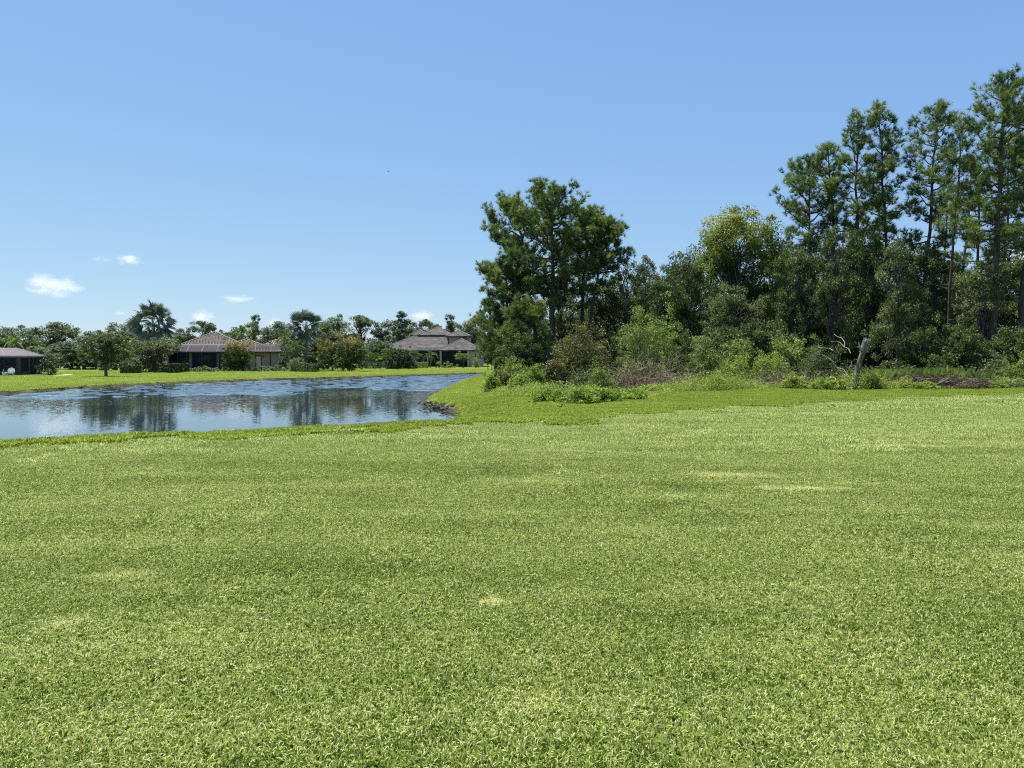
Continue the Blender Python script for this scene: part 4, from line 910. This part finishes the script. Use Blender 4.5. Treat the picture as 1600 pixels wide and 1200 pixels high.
# brush pile: long cut branches lying across each other
Y = 38.0; x0, x1 = at(1388, 0, Y).x, at(1592, 0, Y).x; e = empty('brush_pile', ((x0 + x1) / 2, Y, gz((x0 + x1) / 2, Y)), 0, label='long low pile of cut reddish-brown branches at the foot of the tall pines', cat='brush pile')
rg = np.random.default_rng(31); half = (x1 - x0) / 2; g = G(); g2 = G()
for q in range(300):
    cx = rg.uniform(-half, half); env = .62 * (math.exp(-((cx + half * .45) / (half * .42)) ** 2) + .75 * math.exp(-((cx - half * .35) / (half * .55)) ** 2)); a = rg.normal(0, .35); L = rg.uniform(.5, 1.6)
    z = rg.uniform(.02, 1) * env; d = np.array([math.cos(a), math.sin(a) * .8, rg.normal(0, .12)]) * (1 if q % 2 else -1); c = np.array([cx, rg.normal(0, .45), z])
    P = curve_pts(c - d * L, c + d * L, .06, rg, 6, .03); P[:, 2] = np.maximum(P[:, 2], .02); r = rg.uniform(.008, .026)
    if q < 26: gb = G(); tube(gb, P, np.linspace(r * 1.6, r * .7, 6), 5); gb.build('branch', M['dead' if q % 3 == 0 else 'twig'], e)
    else: tube(g, P, np.linspace(r, r * .4, 6), 3, cap=False)
tag(g.build('small_branches', M['twigred'], e), kind='stuff')
C = np.stack([rg.uniform(-half, half, 3600), rg.normal(0, .5, 3600), np.abs(rg.normal(0, .2, 3600))], 1); leaves(g2, C, .07, rg, .5, .4); tag(g2.build('dry_leaves', M['twigred'], e), kind='stuff')
# leaning dead stump
Y = 36.5; pb = at(1334, HOR, Y); zb = gz(pb.x, Y); e = empty('dead_stump', (pb.x, Y, zb), 0, label='leaning dead grey tree stump with a broken top in front of the woods', cat='tree stump')
H = at(1334, 532, Y).z - zb; lx = (1351 - 1334) / F_PX * Y; t = np.linspace(0, 1, 12); rg = np.random.default_rng(3)
P = np.stack([lx * t ** 1.1 + .03 * np.sin(t * 9), -.05 * t, H * .97 * t], 1); g = G(); tube(g, P, np.interp(t, [0, .1, .5, .85, 1], [.21, .145, .125, .12, .155]), 14, wob=.13, rng=rg)
g.build('trunk', M['stump'], e, True)
g = G(); tp = P[-1]
for q in range(9):
    a = q * .7; b = tp + np.array([math.cos(a) * .11, math.sin(a) * .11, -.1]); tube(g, [b, b + [0, 0, .14], b + [rg.normal(0, .03), 0, rg.uniform(.16, .34)]], [.05, .04, .008], 4)
tube(g, [tp + [-.1, 0, -.05], tp + [.05, 0, .1], tp + [.22, 0, .08], tp + [.27, 0, -.08]], [.05, .06, .05, .02], 5)
tube(g, [P[9] + [-.1, 0, 0], P[9] + [-.2, -.02, .2], P[9] + [-.26, -.02, .42]], [.06, .05, .03], 5)
g.build('broken_top', M['dead'], e)
g = G(); C = np.repeat(P[3:10], 22, 0) + rg.normal(0, .12, (154, 3)); leaves(g, C, .09, rg, .6, .3); g.build('vine', M['shrub'], e)
# pale dead branches left of the stump, traced as bent limbs with real thickness
e = empty('fallen_limb', (at(1290, 0, 37).x, 37, gz(at(1290, 0, 37).x, 37)), 0, label='pale bleached dead limbs curving out of the shrub left of the stump', cat='dead branches'); o0 = Vector(e.location)
for pts, r, Yb in [([(1333, 600), (1326, 588), (1318, 577), (1308, 574)], .045, 36.9), ([(1328, 590), (1320, 586), (1311, 578), (1302, 568)], .03, 36.9), ([(1329, 552), (1326, 545), (1319, 542), (1312, 535), (1307, 533)], .04, 37.4), ([(1319, 543), (1320, 535), (1315, 528), (1308, 526), (1303, 522)], .035, 37.2),
                      ([(1302, 548), (1296, 544), (1290, 544), (1280, 543), (1278, 537)], .03, 37.6), ([(1278, 588), (1287, 593), (1300, 593), (1308, 596), (1318, 598)], .035, 36.7), ([(1276, 587), (1284, 580), (1290, 592)], .02, 36.8), ([(1302, 565), (1294, 559), (1284, 554)], .02, 37.4), ([(1326, 576), (1330, 570), (1331, 564)], .02, 37.2), ([(1298, 534), (1306, 533)], .02, 37.3), ([(1300, 575), (1304, 588)], .02, 37)]:
    r *= .62; P = [at(u, v, Yb + .25 * k) - o0 for k, (u, v) in enumerate(pts)]; g = G(); tube(g, P, np.linspace(r, r * .5, len(P)), 5, wob=.1, rng=rg); g.build('branch', M['dead'], e, True)
# eroded bank roots and stones at the cove
g = G(); rg = np.random.default_rng(12)
for q in range(55):
    t = rg.uniform(.08, .9); p = np.array([-4.3, 38.3]) * (1 - t) + np.array([-2.55, 33.4]) * t; p = p + rg.normal(0, .14, 2); r = rg.uniform(.03, .08); d = unit(rg.standard_normal((12, 3)))
    P = curve_pts((p[0], p[1], WATER_Z + rg.uniform(-.02, .16)), (p[0] + rg.normal(0, .3), p[1] + rg.normal(0, .3), WATER_Z + rg.uniform(-.05, .2)), .1, rg, 4, .1); tube(g, P, r * .45, 5, wob=.25, rng=rg)
tag(g.build('bank_rubble', M['bark2']), 'dark clods and roots of the eroded bank at the pond corner', 'bank debris', kind='stuff')

# ---------------------------------------------------------------- houses
def hip(g, x0, x1, y0, y1, z0, rise, ov=.0, m=0):
    w, d = x1 - x0, y1 - y0; s = min(w, d) / 2; zt = z0 + rise
    if w >= d: a, b = (x0 + s, (y0 + y1) / 2, zt), (x1 - s, (y0 + y1) / 2, zt)
    else: a, b = ((x0 + x1) / 2, y0 + s, zt), ((x0 + x1) / 2, y1 - s, zt)
    E = [(x0, y0, z0), (x1, y0, z0), (x1, y1, z0), (x0, y1, z0)]
    V = E + [a, b]
    F = [(0, 1, 5, 4), (1, 2, 5), (2, 3, 4, 5), (3, 0, 4)] if w >= d else [(0, 1, 4), (1, 2, 5, 4), (2, 3, 5), (3, 0, 4, 5)]
    for f in F: g.add([V[k] for k in f], [tuple(range(len(f)))], m=m)
    # underside and fascia
    g.add([(x, y, z0 - .22) for x, y, _ in E] + E, [(0, 1, 5, 4), (1, 2, 6, 5), (2, 3, 7, 6), (3, 0, 4, 7), (3, 2, 1, 0)], m=m)
    return V, F
def tiles(V, F, pitch=.46, course=.42, rad=.115, barrel=True):
    """rows of tiles laid up each slope, from the eave until they meet a hip"""
    g = G(); rg = np.random.default_rng(2)
    for f in F:
        P = [np.array(V[k], float) for k in f]; a, b = P[0], P[1]; e = unit(b - a); n = unit(np.cross(b - a, P[2] - a)); n = n if n[2] > 0 else -n; up = unit(np.cross(n, e)); up = up if up[2] > 0 else -up
        W = np.linalg.norm(b - a); Q = [((p - a) @ e, (p - a) @ up) for p in P]
        if min(q[0] for q in Q) < -1e-3 : pass
        for k in range(int(W / pitch)):
            s = (k + .5) * pitch; ts = []
            for (s0, t0), (s1, t1) in zip(Q, Q[1:] + Q[:1]):
                if (s0 - s) * (s1 - s) <= 0 and abs(s1 - s0) > 1e-6: ts.append(t0 + (t1 - t0) * (s - s0) / (s1 - s0))
            if len(ts) < 2: continue
            L = max(ts); c = 0
            while c * course < L - .1:
                t0 = c * course; t1 = min(L, t0 + course * 1.05); r = rad * rg.uniform(.9, 1.1); j = rg.normal(0, .008)
                if barrel:
                    prof = [(-1, 0), (-.6, .8), (0, 1.05), (.6, .8), (1, 0)]; Vv = []
                    for tt, lift, rr in ((t0, .03, 1.12), (t1, .0, .9)):
                        for px, pz in prof: Vv.append(a + e * (s + j + px * r * rr) + up * tt + n * (pz * r * rr + lift))
                    g.add(Vv, [(q, q + 1, q + 6, q + 5) for q in range(4)] + [(4, 3, 2, 1, 0)][:0] or [(0, 1, 6, 5)], rg.uniform())
                    g.add([Vv[q] for q in range(5)], [(0, 1, 2, 3, 4)], .5)
                else:
                    h0, h1 = .045, .012; w2 = pitch * .485
                    g.add([a + e * (s + j + sx * w2) + up * tt + n * hz for tt, hz in ((t0, h0), (t1, h1)) for sx in (-1, 1)] + [a + e * (s + j + sx * w2) + up * t0 for sx in (-1, 1)], [(0, 1, 3, 2), (4, 5, 1, 0)], rg.uniform())
                c += 1
    return g
def ridge(V, F, r=.11):
    g = G(); seen = set(); rg = np.random.default_rng(4)
    for f in F:
        for a, b in zip(f, f[1:] + f[:1]):
            k = (min(a, b), max(a, b))
            if max(a, b) >= 4 and k not in seen:
                seen.add(k); A, B = np.array(V[k[0]], float), np.array(V[k[1]], float)
                L = np.linalg.norm(B - A)
                if L < .1: continue
                n = max(2, int(L / .42))
                for q in range(n): tube(g, [A + (B - A) * q / n + [0, 0, .05], A + (B - A) * (q + 1) / n + [0, 0, .02]], [r * 1.1, r * .85], 6)
    return g
def shift(V, o): return [(v[0] - o[0], v[1] - o[1], v[2] - o[2]) for v in V]
def roof(parent, o, x0, x1, y0, y1, z0, rise, mat, barrel, rmat='ridgetile', **k):
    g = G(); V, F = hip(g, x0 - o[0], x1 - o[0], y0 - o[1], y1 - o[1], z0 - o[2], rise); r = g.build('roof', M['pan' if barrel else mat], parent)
    tag(tiles(V, F, barrel=barrel, **k).build('roof_tiles', M[mat], r), kind='stuff'); ridge(V, F).build('ridge_caps', M[rmat], r); return r
def B(parent, name, o, x0, x1, y0, y1, z0, z1, mat):
    g = G(); box(g, x0 - o[0], x1 - o[0], y0 - o[1], y1 - o[1], z0 - o[2], z1 - o[2]); return g.build(name, M[mat], parent)
def window(parent, o, x0, x1, y, z0, z1, frame='white', mullion=True):
    t = .07; g = G(); X0, X1, Y0, Z0, Z1 = x0 - o[0], x1 - o[0], y - o[1], z0 - o[2], z1 - o[2]
    box(g, X0, X1, Y0 - .06, Y0 - .003, Z0, Z0 + t); box(g, X0, X1, Y0 - .06, Y0 - .003, Z1 - t, Z1); box(g, X0, X0 + t, Y0 - .06, Y0 - .003, Z0 + t, Z1 - t); box(g, X1 - t, X1, Y0 - .06, Y0 - .003, Z0 + t, Z1 - t)
    if mullion: box(g, X0 + t, X1 - t, Y0 - .05, Y0 - .003, (Z0 + Z1) / 2 - .025, (Z0 + Z1) / 2 + .025)
    f = g.build('window', M[frame], parent); g = G(); box(g, X0 + t, X1 - t, Y0 - .03, Y0 - .004, Z0 + t, Z1 - t); g.build('pane', M['glass'], f); return f
def xa(u, Y): return (u - 800) / F_PX * Y
def za(v, Y): return at(800, v, Y).z

# ---- red-roofed house
Yw = 110.0; cx = xa(350, Yw); gzv = gz(cx, Yw) - .02; o = (cx, Yw, gzv)
H1 = empty('red_roofed_house', o, 0, label='single-storey tan house with a striped terracotta tile roof and screened lanai', cat='house')
H1.rotation_euler[2] = R(17); H1.scale = (.94, 1, 1)
ze = za(549.5, Yw)
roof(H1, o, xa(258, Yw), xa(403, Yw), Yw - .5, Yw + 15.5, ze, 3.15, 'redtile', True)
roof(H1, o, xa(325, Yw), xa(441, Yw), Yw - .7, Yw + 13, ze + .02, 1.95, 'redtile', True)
xL, xR = xa(263, Yw), xa(437, Yw)
B(H1, 'wall', o, xa(340, Yw), xR, Yw, Yw + .25, gzv, ze - .2, 'stucco'); B(H1, 'wall', o, xL, xL + .25, Yw, Yw + 12, gzv, ze - .2, 'stucco'); B(H1, 'wall', o, xR - .25, xR, Yw + .25, Yw + 12, gzv, ze - .2, 'stucco')
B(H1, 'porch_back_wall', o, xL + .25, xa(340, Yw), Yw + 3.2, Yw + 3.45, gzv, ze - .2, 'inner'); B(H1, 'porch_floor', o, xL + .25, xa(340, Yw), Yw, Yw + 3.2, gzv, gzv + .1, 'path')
for u in (299, 340.5): B(H1, 'column', o, xa(u - 2, Yw), xa(u + 2.3, Yw), Yw - .15, Yw + .25, gzv, ze - .2, 'cream')
B(H1, 'sliding_door', o, xa(306, Yw), xa(328, Yw), Yw + 3.12, Yw + 3.19, gzv + .1, gzv + 2.3, 'glass'); B(H1, 'sliding_door', o, xa(272, Yw), xa(290, Yw), Yw + 3.12, Yw + 3.19, gzv + .1, gzv + 2.3, 'glass')
for u in (343, 347.3): window(H1, o, xa(u - 1.4, Yw), xa(u + 1.4, Yw), Yw, gzv + .45, gzv + 2.3, 'bronze', False)
window(H1, o, xa(360, Yw), xa(376, Yw), Yw, gzv + .9, gzv + 2.2, 'bronze')
d = B(H1, 'door', o, xa(400.8, Yw), xa(408, Yw), Yw - .06, Yw - .004, gzv + .05, gzv + 2.1, 'cream')
for (a_, b_, c_, d_) in ((399.4, 400.8, .05, 2.25), (408, 409.4, .05, 2.25), (400.8, 408, 2.1, 2.25)): B(H1, 'door_frame', o, xa(a_, Yw), xa(b_, Yw), Yw - .09, Yw - .004, gzv + c_, gzv + d_, 'bronze')
B(H1, 'downspout', o, xa(422.7, Yw), xa(423.9, Yw), Yw - .1, Yw - .004, gzv, ze - .24, 'bronze'); B(H1, 'wall_lamp', o, xa(411.4, Yw), xa(413, Yw), Yw - .14, Yw - .004, gzv + 2.0, gzv + 2.25, 'bronze')
# screened cage in front with a sloping screen roof over the eave
Yc = Yw - 3.2; us = [268, 282, 305, 328, 350]; ev = za(551, Yc); tv = za(541.5, Yw + 1.2) + .25
def cage(parent, o, us, Yc, ev, tv, Yt, posts='bronze'):
    for k, u in enumerate(us): B(parent, 'post', o, xa(u, Yc) - .04, xa(u, Yc) + .04, Yc - .04, Yc + .04, gzv, ev, posts)
    g = G(); box(g, xa(us[0], Yc) - .1 - o[0], xa(us[-1], Yc) + .1 - o[0], Yc - .1 - o[1], Yc + .05 - o[1], ev - o[2], ev + .14 - o[2]); g.build('gutter', M[posts], parent)
    for a_, b_ in zip(us, us[1:]):
        A = [xa(a_, Yc) + .04 - o[0], xa(b_, Yc) - .04 - o[0]]; g = G(); g.add([(A[0], Yc - o[1], gzv - o[2]), (A[1], Yc - o[1], gzv - o[2]), (A[1], Yc - o[1], ev - o[2]), (A[0], Yc - o[1], ev - o[2])], [(0, 1, 2, 3)]); g.build('screen_panel', M['screen'], parent)
        g = G(); g.add([(A[0], Yc - o[1], ev + .15 - o[2]), (A[1], Yc - o[1], ev + .15 - o[2]), (A[1], Yt - o[1], tv - o[2]), (A[0], Yt - o[1], tv - o[2])], [(0, 1, 2, 3)]); g.build('roof_screen_panel', M['screenroof'], parent)
        g = G(); tube(g, [(A[1] + .04, Yc - o[1], ev + .15 - o[2]), (A[1] + .04, Yt - o[1], tv + .03 - o[2])], .035, 4); g.build('rafter', M['caproof'], parent)
    g = G(); tube(g, [(xa(us[0], Yc) - o[0], Yt - o[1], tv - o[2]), (xa(us[-1], Yc) - o[0], Yt - o[1], tv - o[2])], .035, 4); g.build('top_rail', M['caproof'], parent)
cage(H1, o, us, Yc, ev, tv, Yw + 1.2)
Yk = Yw - 1.0
for a_, b_ in ((384, 396), (396, 421), (421, 436)):
    g = G(); zz = ze + .15; A = [xa(a_, Yk) + .03 - o[0], xa(b_, Yk) - .03 - o[0]]; g.add([(A[0], Yk - o[1], ze - .02 - o[2]), (A[1], Yk - o[1], ze - .02 - o[2]), (A[1], Yw + 1.6 - o[1], tv + .12 - o[2]), (A[0], Yw + 1.6 - o[1], tv + .12 - o[2])], [(0, 1, 2, 3)]); g.build('roof_screen_panel', M['screenroof'], H1)
    g = G(); tube(g, [(A[0], Yk - o[1], ze - o[2]), (A[0], Yw + 1.6 - o[1], tv + .16 - o[2])], .035, 4); g.build('rafter', M['caproof'], H1)
# pink roof glimpsed behind
Yp = 150.0; cx = xa(424, Yp); gp = gz(cx, Yp); o = (cx, Yp, gp); HP = empty('pink_roofed_house', o, 0, label='sliver of a pinkish tile roof glimpsed behind the red-roofed house', cat='house')
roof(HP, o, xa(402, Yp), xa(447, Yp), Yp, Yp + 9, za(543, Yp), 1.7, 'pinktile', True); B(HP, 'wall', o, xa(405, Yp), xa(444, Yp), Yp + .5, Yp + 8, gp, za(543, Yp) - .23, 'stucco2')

# ---- grey-roofed house
Yw = 150.0; cx = xa(692, Yw); gzv = gz(cx, Yw) - .02; o = (cx, Yw, gzv)
H3 = empty('grey_roofed_house', o, 0, label='two-storey beige house with stacked grey tile hip roofs beyond the pond', cat='house')
ze = za(547.5, Yw)
roof(H3, o, xa(588, Yw), xa(742, Yw), Yw - .6, Yw + 13, ze, 3.0, 'greytile', False, pitch=.45)
roof(H3, o, xa(686, Yw), xa(756, Yw), Yw - 3.2, Yw + 9, ze + .03, 2.35, 'greytile', False, pitch=.45)
z2 = za(523.2, Yw + 6)
roof(H3, o, xa(653, Yw + 6), xa(708, Yw + 6), Yw + 6, Yw + 13.5, z2, 1.75, 'greytile', False, pitch=.45)
roof(H3, o, xa(641, Yw + 7), xa(668, Yw + 7), Yw + 7.2, Yw + 12.5, z2 + .05, 1.2, 'greytile', False, pitch=.45)
roof(H3, o, xa(695, Yw), xa(735, Yw), Yw + 1.6, Yw + 8, za(524.5, Yw), 1.2, 'greytile', False, pitch=.45)
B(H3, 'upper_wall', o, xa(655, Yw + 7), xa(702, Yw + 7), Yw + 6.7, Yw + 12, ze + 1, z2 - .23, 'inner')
B(H3, 'upper_wall', o, xa(700, Yw) + .01, xa(733, Yw), Yw + 2.2, Yw + 6.5, ze + .5, za(524.5, Yw) - .23, 'stucco2')
window(H3, o, xa(722.5, Yw), xa(728, Yw), Yw + 2.2, za(532.5, Yw), za(526.7, Yw), 'bronze')
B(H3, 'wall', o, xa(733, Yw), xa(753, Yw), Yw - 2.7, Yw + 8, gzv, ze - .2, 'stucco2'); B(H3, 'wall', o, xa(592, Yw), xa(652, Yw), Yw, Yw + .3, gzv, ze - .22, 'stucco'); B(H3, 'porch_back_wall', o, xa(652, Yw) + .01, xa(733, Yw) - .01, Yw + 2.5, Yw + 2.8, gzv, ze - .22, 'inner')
window(H3, o, xa(742, Yw), xa(746, Yw), Yw - 2.7, za(558.5, Yw), za(551, Yw), 'white')
for u in (691, 733): B(H3, 'column', o, xa(u - 1.3, Yw), xa(u + 1.3, Yw), Yw - 3.2, Yw - 2.75, gzv, ze - .2, 'stucco2')
for a_, b_ in ((655, 668), (670, 688)): B(H3, 'sliding_door', o, xa(a_, Yw), xa(b_, Yw), Yw + 2.42, Yw + 2.49, gzv, gzv + 2.3, 'glass')
cage(H3, o, [648, 661, 675, 690.2], Yw - 3.0, za(548.5, Yw - 3.0), za(541, Yw + .6), Yw + .6); 
for a_, b_ in ((693, 702), (703, 712), (713, 722)): B(H3, 'screen_panel', o, xa(a_, Yw), xa(b_, Yw), Yw - 2.82, Yw - 2.8, gzv, ze - .2, 'screen')

# ---- screened pool cage on the far left, turned towards the pond; origin at its right front corner
Yw = 85.0; cx = xa(47, Yw); gzv = gz(cx, Yw) - .02; o = (0, 0, 0)
H0 = empty('screened_pool_house', (cx, Yw, gzv), R(23), label='dark screened pool cage with a grey hipped screen roof at the left edge', cat='screened house')
ze = za(556.5, Yw) - gzv; Wc = 15.0; Dc = 9.0; rz = za(543.5, Yw + 3) - gzv; SI = 3.4
def quad(nm, pts, mat, par=None): g = G(); g.add(pts, [tuple(range(len(pts)))]); return g.build(nm, M[mat], par or H0)
M['screenroof0'] = screenmat('cage_roof_screen', (.17, .15, .155), .9)
E = [(-Wc, -.1, ze), (.1, -.1, ze), (.1, Dc + .1, ze), (-Wc, Dc + .1, ze)]; a_ = (-SI + 1.2, Dc / 2, rz); b_ = (-Wc + SI, Dc / 2, rz)
quad('roof_screen_panel', [E[1], E[2], a_], 'screenroof0'); quad('roof_screen_panel', [E[2], E[3], b_, a_], 'screenroof0')
fx = np.linspace(-Wc, .1, 7); tx = np.linspace(b_[0], a_[0], 7)
for k in range(6):
    quad('roof_screen_panel', [(fx[k], -.1, ze), (fx[k + 1], -.1, ze), (tx[k + 1], Dc / 2, rz), (tx[k], Dc / 2, rz)], 'screenroof0')
    g = G(); tube(g, [(fx[k + 1], -.1, ze + .03), (tx[k + 1], Dc / 2, rz + .03)], .045, 4); g.build('rafter', M['caproof'], H0)
g = G(); tube(g, [E[2], a_], .045, 4); g.build('rafter', M['caproof'], H0)
g = G(); box(g, -Wc, .15, -.22, -.1, ze - .12, ze + .06); g.build('gutter', M['caproof'], H0); g = G(); box(g, .1, .2, -.1, Dc, ze - .12, ze + .06); g.build('gutter', M['caproof'], H0)
px_ = [-14.8, -12.2, -9.8, -7.2, -5.0, -3.0, -1.3, -.9, -.05]
for u in px_: B(H0, 'post', o, u - .05, u + .05, -.09, .01, 0, ze - .12, 'bronze')
for a2, b2 in zip(px_, px_[1:]):
    if b2 - a2 > .5: B(H0, 'screen_panel', o, a2 + .06, b2 - .06, -.05, -.04, 0, ze - .12, 'screen')
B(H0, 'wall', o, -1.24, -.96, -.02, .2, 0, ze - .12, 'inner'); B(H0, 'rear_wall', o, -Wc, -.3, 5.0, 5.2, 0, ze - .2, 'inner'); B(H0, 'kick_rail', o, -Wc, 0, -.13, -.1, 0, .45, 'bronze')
for k in range(5): B(H0, 'screen_panel', o, -.03, -.02, .1 + k * 1.75, 1.78 + k * 1.75, 0, ze - .12, 'screen'); B(H0, 'post', o, -.07, .03, 1.8 + k * 1.75, 1.87 + k * 1.75, 0, ze - .12, 'bronze')
window(H0, o, -3.6, -2.1, 5.0, .9, 1.9, 'white')
r = B(H0, 'wall', o, -Wc - 3, -4.6, Dc + 1, Dc + 8, 0, ze - .1, 'stucco'); g = G(); hip(g, -Wc - 4, -4.0, Dc + .4, Dc + 9, ze, 2.0); g.build('roof', M['ridgetile'], H0)
# white round-backed chair outside the cage
Yc = 81.5; p = at(16, HOR, Yc); zc = gz(p.x, Yc); e = empty('garden_chair', (p.x, Yc, zc), .3, label='small white round-backed chair at the foot of the pool cage', cat='chair')
g = G(); a = np.linspace(0, 2 * np.pi, 18, endpoint=False); g.add(np.concatenate([np.stack([.36 * np.cos(a), np.full(18, .22 + q * .04), .55 + .36 * np.sin(a)], 1) for q in (0, 1)]), [(k, (k + 1) % 18, 18 + (k + 1) % 18, 18 + k) for k in range(18)]); g.add(np.stack([.36 * np.cos(a), np.full(18, .22), .55 + .36 * np.sin(a)], 1), [tuple(range(18))]); g.build('backrest', M['white'], e)
g = G(); box(g, -.28, .28, -.3, .22, .36, .41); g.build('seat', M['white'], e)
for sx in (-.25, .25):
    for sy in (-.26, .18): g = G(); tube(g, [(sx, sy, 0), (sx, sy, .36)], .025, 5); g.build('leg', M['white'], e)
for (u, Y, r, lab, nm, mt_) in [(6, 81.5, .22, 'low white rounded flower pot beside the white chair', 'flower_pot', 'white'), (68.5, 82.5, .24, 'pale flower pot at the right corner of the pool cage', 'flower_pot', 'cream')]:
    p = at(u, HOR, Y); z = gz(p.x, Y); e = empty(nm, (p.x, Y, z), 0, label=lab, cat='flower pot'); g = G(); tube(g, [(0, 0, 0), (0, 0, .04), (0, 0, .3), (0, 0, .36), (0, 0, .38)], [r * .6, r * .7, r * .95, r * 1.05, r * .95], 12); g.build('pot', M[mt_], e, True)
    g = G(); leaves(g, np.random.default_rng(1).normal(0, .12, (90, 3)) + [0, 0, .5], .12, np.random.default_rng(2)); g.build('plant', M['hedge'], e)
# pale path between the pool cage and the trees
g = G(); ps = [(82, 586), (112, 584.5), (116, 585.8), (84, 588)]; pp = []
for u, v in ps: x, y = down(u, v, -.5); pp.append((x, y, gz(x, y) + .03))
g.add(pp, [(0, 1, 2, 3)]); tag(g.build('garden_path', M['path']), kind='structure')

# ---------------------------------------------------------------- clouds and a bird
def cloudmat(name, dens, seed, soft):
    m, nt, N, L, o = newmat(name); tc = N.new('ShaderNodeTexCoord'); no = N.new('ShaderNodeTexNoise'); no.inputs['Scale'].default_value = 1.9; no.inputs['Detail'].default_value = 5; no.inputs['Roughness'].default_value = .6
    mp = N.new('ShaderNodeMapping'); mp.inputs['Location'].default_value = (seed * 3.1, seed * 1.7, seed); L.new(tc.outputs['Object'], mp.inputs[0]); L.new(mp.outputs[0], no.inputs['Vector'])
    ln = N.new('ShaderNodeVectorMath'); ln.operation = 'LENGTH'; L.new(tc.outputs['Object'], ln.inputs[0])
    a = N.new('ShaderNodeMath'); a.operation = 'MULTIPLY_ADD'; a.inputs[1].default_value = -1.0; a.inputs[2].default_value = .72 - soft; L.new(ln.outputs['Value'], a.inputs[0])
    s = N.new('ShaderNodeMath'); s.operation = 'SUBTRACT'; s.inputs[1].default_value = .5; L.new(no.outputs['Fac'], s.inputs[0])
    b = N.new('ShaderNodeMath'); b.operation = 'MULTIPLY_ADD'; b.inputs[1].default_value = 2.6; L.new(s.outputs[0], b.inputs[0]); L.new(a.outputs[0], b.inputs[2])
    c = N.new('ShaderNodeMath'); c.operation = 'MULTIPLY'; c.inputs[1].default_value = dens; c.use_clamp = False; L.new(b.outputs[0], c.inputs[0])
    d = N.new('ShaderNodeMath'); d.operation = 'MAXIMUM'; d.inputs[1].default_value = 0; L.new(c.outputs[0], d.inputs[0])
    v = N.new('ShaderNodeVolumePrincipled'); v.inputs['Color'].default_value = (1, 1, 1, 1); v.inputs['Anisotropy'].default_value = .35; L.new(d.outputs[0], v.inputs['Density']); L.new(v.outputs[0], o.inputs['Volume'])
    return m
import bmesh
YC = 2600.0
for k, (u0, u1, v0, v1, dens, soft, lab) in enumerate([
    (38, 126, 428, 466, .02, .03, 'largest small white puff cloud low in the left sky'),
    (182, 222, 395, 416, .04, .05, 'small bright cloud above the biggest palm'),
    (140, 176, 399, 411, .012, .12, 'faint wisp of cloud left of the small bright cloud'),
    (174, 200, 484, 495, .02, .1, 'tiny pale cloud just left of the biggest palm head'),
    (294, 336, 483, 508, .03, .05, 'small cloud over the left slope of the red roof'),
    (340, 404, 460, 475, .018, .1, 'thin broken cloud streak right of the biggest palm'),
    (634, 684, 483, 508, .03, .05, 'small cloud above the grey roof'),
    (412, 446, 494, 512, .02, .08, 'tiny cloud peeping over trees left of the smaller palm'),
    (1525, 1660, 360, 450, .012, .08, 'white cloud showing between the pines at the right edge')]):
    bm = bmesh.new(); bmesh.ops.create_icosphere(bm, subdivisions=3, radius=1.0); me = bpy.data.meshes.new('cloud'); bm.to_mesh(me); bm.free(); me.materials.append(cloudmat('cloud_vapour', dens, k + 1, soft))
    c = at((u0 + u1) / 2, (v0 + v1) / 2, YC); w = (u1 - u0) / 2 / F_PX * YC * 1.15; h = (v1 - v0) / 2 / F_PX * YC * 1.25
    ob = put('cloud', me, None, c, 0, (w, w * .8, h)); tag(ob, lab, 'cloud', 'small fair weather clouds')
def bird(u, v, Y, s, lab):
    c = at(u, v, Y); e = empty('bird', c, .6, label=lab, cat='bird', group='birds in the sky')
    g = G(); t = np.linspace(-1, 1, 9); tube(g, np.stack([t * .22 * s, 0 * t, 0 * t], 1), np.array([.01, .04, .055, .065, .065, .055, .045, .045, .012]) * s, 7); g.build('body', M['bronze'], e, True)
    for sg in (-1, 1): g = G(); g.add(np.array([(.08, 0, .02), (-.08, 0, .02), (-.1, sg * .3, .14), (.04, sg * .32, .15), (-.09, sg * .6, .05), (.08, 0, 0), (-.08, 0, 0), (-.1, sg * .3, .12), (.04, sg * .32, .13)]) * s, [(0, 1, 2, 3), (3, 2, 4), (5, 8, 7, 6), (8, 4, 7), (0, 3, 8, 5), (1, 6, 7, 2)]); g.build('wing', M['bronze'], e)
bird(607, 268, 120, .55, 'tiny dark bird high in the middle of the sky')
bird(621, 250.5, 300, .7, 'fainter speck of a bird just above the dark one')
